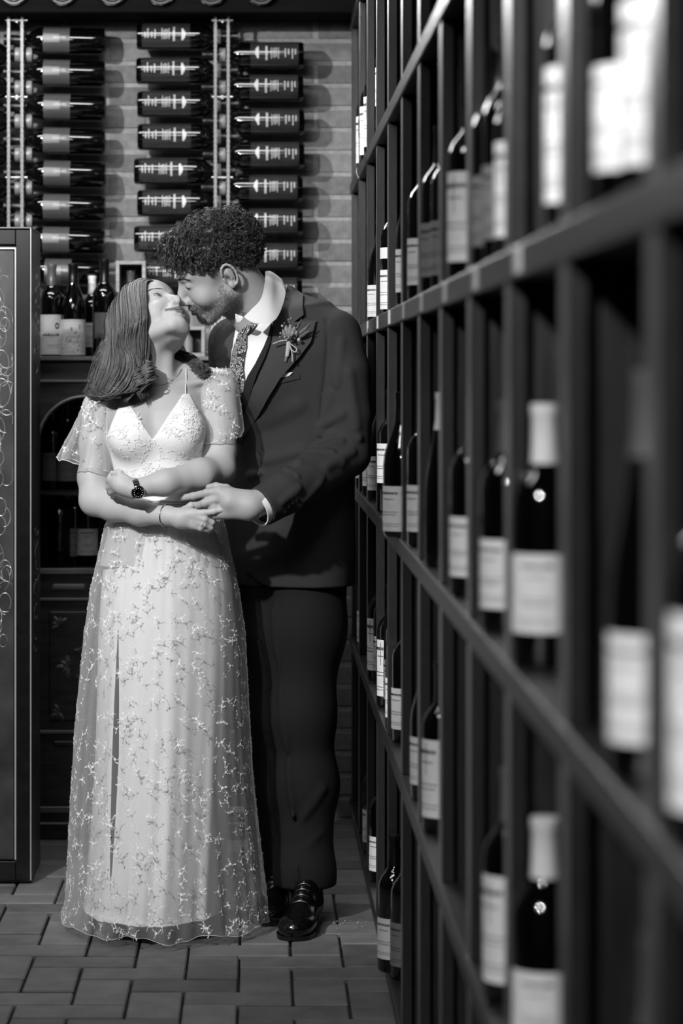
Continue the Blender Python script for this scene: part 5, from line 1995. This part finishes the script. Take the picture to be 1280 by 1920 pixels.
# ---- jacket ---------------------------------------------------------
YAW = math.radians(-30)
fj = Field()
TJ = [(1096, 548, .166, .118), (1040, 544, .176, .120), (960, 541, .178, .118), (880, 543, .176, .116), (800, 545, .180, .118), (720, 541, .188, .124), (660, 537, .186, .122), (610, 537, .165, .105), (575, 540, .105, .085)]
fj.sec([(Gp(cx, y)[2], Gp(cx, y)[0], ZG + .01, a, b) for y, cx, a, b in TJ], YAW, 2.3)
SHL = Gp(630, 628, -.06)
fj.cap(Gp(546, 586, .03), SHL, .056, .060, .05)
fj.cap(Gp(515, 590, .05), Gp(440, 640, .10), .052, .058, .05)
# the chest fills out
fj.ell(Gp(500, 700, -.085), (.085, .06, .10), None, .06)
ELG = Gp(650, 850, -.10)
WRJ = P(487, 952, 6.425)
fj.chain([SHL, Gp(646, 700, -.085), Gp(653, 780, -.095), ELG], [.064, .065, .061, .060], .007, kin=.008)
fj.chain([ELG, P(585, 892, 6.56), P(530, 926, 6.47), WRJ], [.060, .059, .053, .049], .01, kin=.008)
# right arm behind the bride
fj.chain([Gp(436, 645, .10), Gp(428, 740, .11), Gp(420, 840, .10)], [.060, .056, .052], .03, kin=.03)
fj.chain([Gp(420, 840, .10), Gp(370, 880, .10), Gp(320, 905, .075)], [.052, .046, .040], .02, kin=.03)


def vdist(p, a, b_):
    ba = b_ - a; pa = p - a
    h = np.clip(pa @ ba / (ba @ ba), 0, 1)
    return np.linalg.norm(pa - h[:, None] * ba, axis=1), h


Vq, Qq = surface(fj, (Gp(290, 0)[0], 6.34, Gp(0, 1105)[2]), (Gp(715, 0)[0], 7.0, Gp(0, 510)[2]), .012)
TCO = BVHTree.FromPolygons(Vq.tolist(), Qq.tolist())          # plain torso, for laying cloth pieces and folds


def on_jacket(x, y): return np.array(shoot(TCO, x, y, .0, 6.6))


FOLDS = []
for x0, y0, x1, y1, w_, h_ in ((600, 812, 672, 822, .008, .010), (594, 838, 640, 826, .007, .009), (583, 846, 624, 848, .006, .009), (560, 868, 640, 868, .010, .007), (543, 884, 604, 896, .006, .008),
                               (534, 879, 558, 893, .005, .008), (600, 800, 642, 776, .009, .008), (660, 846, 612, 874, .011, .006), (618, 740, 608, 800, .011, .005), (500, 862, 566, 846, .012, .007),
                               (470, 892, 560, 868, .010, .006), (470, 800, 560, 760, .020, .005), (470, 930, 520, 1000, .02, .004), (655, 700, 668, 800, .012, .004), (640, 640, 630, 720, .010, .004),
                               (560, 915, 530, 940, .008, .006), (600, 905, 560, 950, .010, .005), (625, 815, 600, 830, .006, .008)):
    FOLDS.append((on_jacket(x0, y0), on_jacket(x1, y1), w_ * 1.05, h_ * 2.1))
GROOVES = []
arm = [(598, 560), (612, 600), (614, 650), (610, 700), (604, 750), (600, 796)]
for i in range(5): GROOVES.append((on_jacket(*arm[i]), on_jacket(*arm[i + 1]), .004, .005))


def folds(p, d):
    near = np.abs(d) < .03
    if not near.any(): return d
    d = d.copy()
    pn = p[near]
    acc = np.zeros(len(pn))
    for a, b_, w, h in FOLDS:
        q, t = vdist(pn, np.array(a), np.array(b_))
        acc += h * np.exp(-(q / w) ** 2) * 1.0
    d[near] -= np.minimum(acc, .024)
    gr = np.zeros(len(pn))
    for a, b_, w, h in GROOVES:
        q, t = vdist(pn, a, b_)
        gr = np.maximum(gr, h * np.exp(-(q / w) ** 2))
    d[near] += gr
    # grooves where arm meets body
    return d


def jacket_cut(p, d):
    # hem, with the rounded front corner
    z = p[:, 2]
    hem = Gp(0, 1096)[2] - z
    # neck opening
    nk = .064 - np.sqrt((p[:, 0] - Gp(503, 0)[0]) ** 2 + (p[:, 1] - (ZG - .03)) ** 2 * .7)
    nk = np.where(z > Gp(0, 620)[2], nk, -1)
    # sleeve end: plane across the wrist
    ax_ = np.array(WRJ) - np.array(P(530, 926, 6.47)); ax_ /= np.linalg.norm(ax_)
    en = (p - (np.array(WRJ) - ax_ * .002)) @ ax_
    en = np.where((np.abs(p[:, 0] - WRJ[0]) < .10) & (p[:, 1] < 6.53) & (z > 1.0) & (z < 1.2) , en, -1)
    # rounded cutaway of the front edge below the button
    ez = [Gp(0, 1110)[2], Gp(0, 1096)[2], Gp(0, 1088)[2], Gp(0, 1070)[2], Gp(0, 1040)[2], Gp(0, 980)[2], Gp(0, 860)[2]]
    ex = [P(545, 0, 6.63)[0], P(505, 0, 6.63)[0], P(484, 0, 6.63)[0], P(463, 0, 6.63)[0], P(452, 0, 6.63)[0], P(446, 0, 6.63)[0], P(438, 0, 6.63)[0]]
    fe = np.where((z < Gp(0, 840)[2]) & (p[:, 1] < 6.70), np.interp(z, ez, ex) - p[:, 0], -1)
    return np.maximum.reduce([d, hem, nk, en, fe])


fj.fn(folds)
fj.fn(jacket_cut)
Vj, Qj = surface(fj, (Gp(290, 0)[0], 6.34, Gp(0, 1105)[2]), (Gp(715, 0)[0], 7.0, Gp(0, 510)[2]), .0040)
Vj = relax(Vj, Qj, 1)
jacket = child_world('jacket', mesh_data('jacket', Vj, Qj, M_SUIT, True), groom)
TJK = BVHTree.FromPolygons(Vj.tolist(), Qj.tolist())
TALL = TJK


def drape(poly, tree, off, name, m, parent, th=.002, step=5.0, zdef=6.6, bulge=None, smooth=True):
    """a cut cloth piece laid on a surface: outline given in the view, each point dropped onto the surface and lifted by off"""
    poly = np.array(poly, float)
    n = len(poly)
    bd = []
    for i in range(n):
        a, b_ = poly[i], poly[(i + 1) % n]
        k = max(1, int(np.hypot(*(b_ - a)) / step))
        for j in range(k): bd.append(a + (b_ - a) * j / k)
    bd = np.array(bd)
    nb_ = len(bd)
    x0, y0 = poly.min(0); x1, y1 = poly.max(0)
    ins_ = []
    for x in np.arange(x0 + step / 2, x1, step):
        for y in np.arange(y0 + step / 2, y1, step):
            c = False; j = n - 1
            for i in range(n):
                if (poly[i][1] > y) != (poly[j][1] > y) and x < (poly[j][0] - poly[i][0]) * (y - poly[i][1]) / (poly[j][1] - poly[i][1]) + poly[i][0]: c = not c
                j = i
            if c and np.min(np.hypot(bd[:, 0] - x, bd[:, 1] - y)) > step * .55: ins_.append((x, y))
    pts = [Vector((q[0], q[1])) for q in bd] + [Vector(q) for q in ins_]
    co, ed, fa_, *_ = mgeo.delaunay_2d_cdt(pts, [(i, (i + 1) % nb_) for i in range(nb_)], [list(range(nb_))], 1, .01)
    V3 = []
    last = None
    for q in co:
        o_ = off(q[0], q[1]) if callable(off) else off
        h = shoot(tree, q[0], q[1], o_, None)
        V3.append(h)
    good = [(i, h) for i, h in enumerate(V3) if h is not None]
    for i, h in enumerate(V3):
        if h is None:
            if good:
                k = min(good, key=lambda g_: (co[g_[0]] - co[i]).length)
                zz = k[1][1]
            else: zz = zdef
            V3[i] = Vector(P(co[i][0], co[i][1], zz))
    V3 = np.array([tuple(v) for v in V3])
    # even out jumps where the surface below steps back
    E_ = set()
    for f in fa_:
        for a, b_ in zip(f, list(f[1:]) + [f[0]]): E_.add((min(a, b_), max(a, b_)))
    E_ = np.array(list(E_))
    dep = V3[:, 1].copy()
    for it in range(3):
        s_ = np.bincount(E_[:, 0], dep[E_[:, 1]], len(dep)) + np.bincount(E_[:, 1], dep[E_[:, 0]], len(dep))
        c_ = np.bincount(E_[:, 0], minlength=len(dep)) + np.bincount(E_[:, 1], minlength=len(dep))
        dep = np.minimum(dep, .4 * dep + .6 * s_ / np.maximum(c_, 1)) if it < 2 else dep * .5 + .5 * s_ / np.maximum(c_, 1)
    V3 = np.array([P(co[i][0], co[i][1], dep[i]) for i in range(len(dep))])
    back = V3 + np.array([0, th, 0])
    N_ = len(V3)
    F_ = [list(f) for f in fa_]
    # orient to the lens
    def nrm(f):
        a, b_, c = V3[f[0]], V3[f[1]], V3[f[2]]
        return np.cross(b_ - a, c - a)
    F_ = [f if nrm(f)[1] < 0 else f[::-1] for f in F_]
    cnt = {}
    for f in F_:
        for a, b_ in zip(f, f[1:] + [f[0]]): cnt[(a, b_)] = 1
    side_ = [[a, a + N_, b_ + N_, b_] for (a, b_) in cnt if (b_, a) not in cnt]
    F2 = F_ + [[i + N_ for i in f[::-1]] for f in F_] + side_
    me = mesh_data(name, np.concatenate([V3, back]), F2, m)
    if smooth:
        me.polygons.foreach_set('use_smooth', [True] * len(me.polygons))
        me.set_sharp_from_angle(angle=math.radians(50))
    return child_world(name, me, parent)


# shirt front, waistcoat, tie, collar, lapels
shirt = drape([(446, 590), (462, 594), (490, 590), (514, 580), (510, 615), (505, 640), (494, 668), (480, 693), (466, 716), (456, 735), (450, 760), (440, 740), (430, 700), (436, 640)], TCO, .004, 'shirt', M_SHIRT, groom, .002)
shirt['label'] = 'white dress shirt'
drape([(508, 606), (512, 612), (507, 640), (497, 668), (482, 700), (470, 735), (462, 770), (452, 812), (444, 836), (438, 800), (446, 770), (452, 735), (464, 705), (478, 682), (494, 650), (503, 628)], TCO, .009, 'waistcoat', M_VEST, groom, .002)
M_TIE = mat('paisley_tie', 26, .55)
nt = M_TIE.node_tree
b = nt.nodes['Principled BSDF']
tc = nt.nodes.new('ShaderNodeTexCoord')
n1 = nt.nodes.new('ShaderNodeTexNoise'); n1.inputs['Scale'].default_value = 42; n1.inputs['Detail'].default_value = 1.5
mxv = nt.nodes.new('ShaderNodeMix'); mxv.data_type = 'VECTOR'; mxv.inputs[0].default_value = .035
vo = nt.nodes.new('ShaderNodeTexVoronoi'); vo.feature = 'DISTANCE_TO_EDGE'; vo.inputs['Scale'].default_value = 58
vo2 = nt.nodes.new('ShaderNodeTexVoronoi'); vo2.feature = 'F1'; vo2.inputs['Scale'].default_value = 58
rp = nt.nodes.new('ShaderNodeValToRGB')
for i_, (p_, c_) in enumerate(((0.0, .02), (.08, .02), (.11, .6), (.16, .55), (.19, .02), (.30, .03), (.33, .45), (.40, .4), (.43, .02))):
    e = rp.color_ramp.elements[i_] if i_ < 2 else rp.color_ramp.elements.new(p_)
    e.position = p_; e.color = (c_, c_, c_, 1)
nt.links.new(tc.outputs['Object'], n1.inputs['Vector'])
nt.links.new(tc.outputs['Object'], mxv.inputs[4]); nt.links.new(n1.outputs['Color'], mxv.inputs[5])
nt.links.new(mxv.outputs[1], vo.inputs['Vector'])
nt.links.new(vo.outputs['Distance'], rp.inputs[0]); nt.links.new(rp.outputs[0], b.inputs['Base Color'])
tie = drape([(447, 622), (463, 624), (462, 650), (457, 672), (455, 690), (458, 712), (456, 735), (449, 752), (440, 735), (434, 708), (430, 688), (436, 655)], TCO, lambda x, y: .013 + .004 * math.cos((x - (455 - (y - 620) * .1)) / 9), 'tie', M_TIE, groom, .004, 4)
tie['label'] = 'dark paisley tie'
kn = MB()
kc = [P(449, 603, 6.585), P(460, 601, 6.575), P(478, 607, 6.575), P(464, 627, 6.57), P(448, 624, 6.575)]
drape([(448, 600), (460, 602), (481, 608), (472, 620), (464, 628), (455, 628), (447, 624), (446, 612)], TCO, lambda x, y: .018 + .006 * math.cos((x - 460) / 12) * math.cos((y - 614) / 12), 'tie_knot', M_TIE, groom, .010, 3)

# collar: a standing band with a turned-down spread leaf
CN = np.array([Gp(515, 0)[0], ZG - .035, 0])


def leafpatch(rows, name, m, parent, th=.0022):
    """patch from rows of (px, py, z) points"""
    R_ = np.array([[P(*q) for q in r] for r in rows])
    R_ = resample(R_, 14)
    R_ = resample(R_.transpose(1, 0, 2), 10)
    nu, nv = R_.shape[:2]
    v = np.concatenate([R_.reshape(-1, 3), R_.reshape(-1, 3) + np.array([0, th, 0])])
    N_ = nu * nv
    f = []
    for i in range(nu - 1):
        for j in range(nv - 1):
            q = [i * nv + j, i * nv + j + 1, (i + 1) * nv + j + 1, (i + 1) * nv + j]
            f += [q, [k + N_ for k in q[::-1]]]
    bd = [i * nv for i in range(nu)] + [(nu - 1) * nv + j for j in range(1, nv)] + [i * nv + nv - 1 for i in range(nu - 2, -1, -1)] + [j for j in range(nv - 2, 0, -1)]
    for a, b_ in zip(bd, bd[1:] + bd[:1]): f.append([a, b_, b_ + N_, a + N_])
    mb = MB().add(v, f)
    return mb.build(name, m, parent, smooth=True, world=True)


col = leafpatch([
    [(497, 509, 6.700), (496, 530, 6.630), (489, 560, 6.590), (471, 580, 6.565), (457, 594, 6.553)],
    [(505, 508, 6.725), (509, 533, 6.650), (503, 566, 6.590), (487, 590, 6.557), (468, 602, 6.546)],
    [(515, 513, 6.745), (521, 542, 6.670), (513, 578, 6.585), (500, 599, 6.553), (481, 606, 6.544)],
    [(529, 524, 6.755), (535, 550, 6.680), (524, 587, 6.590), (510, 604, 6.555), (496, 607, 6.547)]], 'collar', M_SHIRT, shirt)
leafpatch([
    [(441, 588, 6.60), (446, 590, 6.58), (456, 594, 6.56)],
    [(441, 596, 6.595), (447, 597, 6.575), (454, 598, 6.556)],
    [(443, 604, 6.59), (447, 604, 6.572), (450, 603, 6.56)]], 'collar', M_SHIRT, shirt)
# inner band of the collar around the back of the neck
# jacket collar behind the shirt collar and the two lapels
lap = drape([(541, 538), (556, 544), (568, 552), (566, 572), (569, 590), (551, 604), (592, 600), (583, 640), (562, 668), (526, 708), (503, 745), (485, 778), (462, 812), (443, 836), (448, 800), (462, 765), (474, 727), (490, 697), (502, 668), (509, 640), (514, 612), (521, 588), (530, 562)],
            TCO, .014, 'lapel', M_SUITL, jacket, .004, 5)
drape([(441, 590), (426, 597), (405, 616), (394, 645), (396, 668), (408, 690), (432, 712), (430, 688), (436, 650), (440, 620), (444, 606)], TCO, .012, 'lapel', M_SUITL, jacket, .004, 5)
gc = drape([(539, 533), (550, 538), (568, 552), (567, 572), (569, 590), (553, 602), (549, 590), (548, 565), (537, 560), (532, 556)], TCO, .019, 'jacket_collar', M_SUITL, jacket, .004, 5)
drape([(521, 709), (541, 705), (560, 701), (562, 710), (541, 715), (521, 720)], TJK, .003, 'welt_pocket', M_SUIT, jacket, .002, 4)
ps = drape([(521, 709), (526, 700), (549, 698), (541, 705)], TJK, .004, 'pocket_square', M_SHIRT, groom, .002, 3)
ps['label'] = 'white pocket square'
# front edge and seams
pts = [tuple(shoot(TJK, x, y, .001, 6.6)) for x, y in ((443, 838), (440, 870), (442, 900))]
# cuff, bracelet, sleeve buttons
axw = np.array(WRJ) - np.array(P(530, 926, 6.47)); axw /= np.linalg.norm(axw)
u = np.cross(axw, [0, 0, 1.0]); u /= np.linalg.norm(u); w = np.cross(axw, u)


def cuff_ring(c, r0, r1, l0, l1, name, m, parent):
    seg = 40
    v, f = [], []
    for (r, l) in ((r0, l0), (r1, l1), (r1 - .003, l1), (r0 - .003, l0)):
        for i in range(seg):
            t = 2 * PI * i / seg
            v.append(c + axw * l + r * (u * math.cos(t) + w * math.sin(t)))
    for k in range(4):
        for i in range(seg):
            f.append([k * seg + i, k * seg + (i + 1) % seg, ((k + 1) % 4) * seg + (i + 1) % seg, ((k + 1) % 4) * seg + i])
    return MB().add(v, f).build(name, m, parent, smooth=True, world=True)


cf = cuff_ring(np.array(WRJ), .0440, .0430, -.02, .013, 'cuff', M_SHIRT, shirt)
cf['label'] = 'white shirt cuff'
gb, _, _ = ring_around(P(467, 951, 6.405), np.array(P(505, 930, 6.44)) - np.array(P(462, 952, 6.40)), .0345, .0020, M_CHROME, 'chain_bracelet', groom)
m_ = MB()
axb = np.array(P(505, 930, 6.44)) - np.array(P(462, 952, 6.40)); axb /= np.linalg.norm(axb)
ub = np.cross(axb, [0, 0, 1.0]); ub /= np.linalg.norm(ub); wb = np.cross(axb, ub)
for k in range(44):
    t = 2 * PI * k / 44
    c = np.array(P(467, 951, 6.405)) + .0352 * (ub * math.cos(t) + wb * math.sin(t))
    tn = -ub * math.sin(t) + wb * math.cos(t)
    for s_ in (-1, 1):
        m_.tube([c + axb * s_ * .0035 - tn * .0018, c + tn * .0018], .0012, 5)
o = m_.build('chain_links', M_CHROME, gb, smooth=True)
for i, (x, y) in enumerate(((533, 957), (540, 948), (548, 941), (556, 935))):
    p_ = shoot(TJK, x, y, .0, 6.4)
    disc([(0, .0028), (.0022, .0024), (.0032, .0036), (.0052, .0040), (.0060, .0024), (.0058, 0)], np.array(p_), (-.1, -1, -.35), M_CAPB, 'button', jacket)

# ---- trousers -------------------------------------------------------
ft = Field()
ft.chain([Gp(574, 1050, -.0), Gp(573, 1180, -.02), Gp(566, 1340, -.04), Gp(573, 1470, -.04), Gp(571, 1640, -.06), Gp(571, 1668, -.06)], [.112, .096, .078, .076, .070, .070], .03, kin=.05)
ft.chain([Gp(505, 1050, .06), Gp(500, 1180, .06), Gp(503, 1340, .06), Gp(512, 1480, .07), Gp(515, 1630, .08)], [.112, .098, .082, .072, .068], .03, kin=.05)
TF = [(P(508, 1130, 6.66), P(548, 1530, 6.62), .010, .010), (P(548, 1530, 6.62), P(556, 1655, 6.60), .008, .010), (P(552, 1560, 6.61), P(606, 1480, 6.63), .012, .008), (P(560, 1600, 6.6), P(612, 1560, 6.63), .012, .006)]


def tfold(p, d):
    near = np.abs(d) < .03
    if not near.any(): return d
    d = d.copy(); pn = p[near]; acc = np.zeros(len(pn))
    for a, b_, w_, h in TF:
        q, t = vdist(pn, np.array(a), np.array(b_)); acc += h * np.exp(-(q / w_) ** 2)
    d[near] -= acc
    return d


ft.fn(tfold)
HEMZ = float(P(0, 1664, 6.66)[2])
ft.fn(lambda p, d: np.maximum(d, HEMZ - p[:, 2]))
Vt, Qt = surface(ft, (Gp(415, 0)[0], 6.5, HEMZ - .02), (Gp(680, 0)[0], 6.99, Gp(0, 1040)[2]), .0062)
Vt = relax(Vt, Qt, 2)
child_world('trousers', mesh_data('trousers', Vt, Qt, mat('dark_wool_trousers', 30, .85, spec=.2, g2=24, scale=900, bump=.3, bscale=700), True), groom)


# ---- shoes ----------------------------------------------------------
def shoe(heel, toe, name_label):
    heel = np.array(heel, float); toe = np.array(toe, float)
    fw = toe - heel; L = np.linalg.norm(fw); fw /= L
    rt = np.array([-fw[1], fw[0], 0])
    R_ = np.stack([rt, fw, np.array([0, 0, 1.0])])

    def S_(x, y, z): return heel + x * rt + y * fw + np.array([0, 0, z])
    f = Field()
    f.ell(S_(0, .035, .045), (.033, .045, .040), R_)
    f.ell(S_(0, .105, .042), (.037, .075, .038), R_, .03)
    f.ell(S_(.002, L - .075, .030), (.046, .078, .030), R_, .03)
    f.ell(S_(0, L - .035, .024), (.036, .042, .024), R_, .02)
    f.cap(S_(0, .055, .06), S_(0, .045, .115), .036, .038, .025)
    f.cap(S_(0, .115, .070), S_(0, .06, .10), .026, .030, .02)
    # toe cap seam
    def seam(p, d):
        y = (p - heel) @ fw
        near = np.abs(d) < .02
        d = d + np.where(near, .0012 * np.exp(-((y - (L - .075)) / .0022) ** 2), 0)
        return np.maximum(d, .008 - p[:, 2])
    f.fn(seam)
    f.ell(S_(0, L * .5, 0), (.05, L, .5), R_, 0) if False else None
    V_, Q_ = surface(f, S_(0, L / 2, .05) - .2, S_(0, L / 2, .05) + .2, .0032)
    V_ = relax(V_, Q_, 1)
    so = child_world('shoe', mesh_data('shoe', V_, Q_, M_SHOE, True), groom)
    # sole: outline extruded
    out = []
    for t in np.linspace(0, 2 * PI, 48, endpoint=False):
        y = L / 2 + (L / 2 + .004) * math.cos(t)
        w_ = np.interp(y, [0, .03, .09, .16, L - .06, L - .02, L + .004], [.024, .035, .030, .040, .050, .040, .018])
        out.append((w_ * math.sin(t) / max(.35, abs(math.sin(t))) if abs(math.sin(t)) > .35 else w_ * math.sin(t) / .35, y))
    v = [S_(x, y, z) for z in (.001, .011) for x, y in out]
    n = len(out)
    fc_ = [[i, (i + 1) % n, n + (i + 1) % n, n + i] for i in range(n)] + [list(range(n))[::-1], list(range(n, 2 * n))]
    MB().add(v, fc_).build('sole', M_CAPB, so)
    tr_ = BVHTree.FromPolygons(V_.tolist(), Q_.tolist())
    for k in range(5):
        y = L - .125 - k * .0165
        pts = []
        for x in np.linspace(-.017, .017, 9):
            h = tr_.ray_cast(Vector(S_(x, y, .3)), Vector((0, 0, -1)))
            if h[0]: pts.append((h[0][0], h[0][1], h[0][2] + .0018))
        if len(pts) > 3: MB().tube(pts, .0021, 6).build('shoelace', M_CAPB, so, smooth=True)
    return so


shoe(P(583, 0, 6.70) * np.array([1, 1, 0]), P(547, 0, 6.425) * np.array([1, 1, 0]), 'a')
shoe(P(528, 0, 6.86) * np.array([1, 1, 0]), P(500, 0, 6.60) * np.array([1, 1, 0]), 'b')

# ---- boutonniere ----------------------------------------------------
bt = empty('boutonniere', tuple(shoot(TJK, 543, 640, .02, 6.55)))
bt.parent = groom; bt.matrix_parent_inverse = Matrix.Translation(groom.location).inverted()
bt['label'] = 'dried flower boutonniere tied with cord'
ZBt = float(bt.location[1])
M_PETAL = mat('dried_petal', 150, .8, g2=110, scale=200)
M_LEAF = mat('dried_leaf', 118, .8, g2=84, scale=200)
M_CORD = mat('pale_cord', 176, .8, bump=.4, bscale=900)
M_BERRY = mat('dark_berry', 40, .4)


def lk(o): o.parent = bt; o.matrix_parent_inverse = Matrix.Translation(Vector(bt.location)).inverted(); return o


def bp(x, y, d=0): return np.array(P(x, y, ZBt + d))


for i, (x0, y0, x1, y1, w_) in enumerate(((540, 640, 536, 610, 5), (541, 640, 545, 609, 5), (543, 640, 553, 613, 5), (540, 642, 530, 618, 4), (545, 642, 558, 620, 4), (556, 635, 582, 606, 3), (556, 637, 580, 620, 2.6), (553, 633, 575, 612, 2.4), (550, 628, 566, 597, 2))):
    a, b_ = bp(x0, y0), bp(x1, y1, -.012 - .003 * (i % 3))
    d = b_ - a; L = np.linalg.norm(d); d /= L
    s_ = np.cross(d, [0, 1, 0]); s_ /= np.linalg.norm(s_)
    v, f = [], []
    for t in np.linspace(0, 1, 8):
        ww = w_ / 742 * (math.sin(PI * min(1, t * .8 + .12)) ** .7 if i < 5 else math.sin(PI * t) ** .8 + .02)
        for q in (-1, 0, 1): v.append(a + d * L * t + s_ * ww * q + np.array([0, -.003 * (1 - abs(q)) - .004 * math.sin(PI * t), 0]))
    for k in range(7):
        for q in (0, 1): f.append((3 * k + q, 3 * k + q + 1, 3 * k + q + 4, 3 * k + q + 3))
    lk(MB().add(v, f).build('petal' if i < 5 else 'leaf', M_PETAL if i < 5 else M_LEAF, None, smooth=True))
rb_ = random.Random(4)
for i, (x, y, r_, m_) in enumerate(((529, 611, 2.6, M_CORD), (533, 606, 1.8, M_LEAF), (546, 634, 4.2, M_BERRY), (551, 629, 3.6, M_BERRY), (560, 637, 3.8, M_CORD), (534, 632, 3, M_PETAL), (526, 625, 2.6, M_PETAL), (530, 629, 2.4, M_LEAF), (541, 600, 3, M_LEAF), (546, 598, 3, M_LEAF), (543, 604, 2.6, M_LEAF), (538, 636, 2.6, M_PETAL), (550, 640, 2.4, M_BERRY), (525, 632, 2, M_PETAL))):
    r = r_ / 742
    lk(MB().lathe([(0, -r), (r * .6, -r * .8), (r, 0), (r * .6, r * .8), (0, r)], 10, origin=bp(x, y, -.014)).build('berry' if m_ is M_BERRY else 'bud', m_, None, smooth=True))
for pts in ([(538, 636), (541, 615), (543, 600)], [(538, 640), (532, 622), (529, 611)], [(540, 640), (550, 625), (566, 600)]):
    lk(MB().tube([bp(x, y, -.008) for x, y in pts], .0007, 5).build('stem', M_LEAF, None, smooth=True))
lk(MB().tube([bp(541, 640, -.010), bp(540, 655, -.012), bp(538, 668, -.010)], [.0058, .0062, .0050], 10).build('wrapped_stem', M_CORD, None, smooth=True))
lk(MB().tube([bp(537, 668, -.010), bp(535, 678, -.010)], [.0040, .0034], 8).build('stem_ends', M_LEAF, None, smooth=True))
for pts in ([(538, 638), (527, 639), (518, 642), (511, 645)], [(541, 642), (549, 648), (556, 654), (554, 660), (547, 656), (542, 644)], [(542, 645), (547, 660), (548, 678)]):
    lk(MB().tube(resample(np.array([[bp(x, y, -.018) for x, y in pts]]), 20)[0], .0017, 7).build('cord', M_CORD, None, smooth=True))
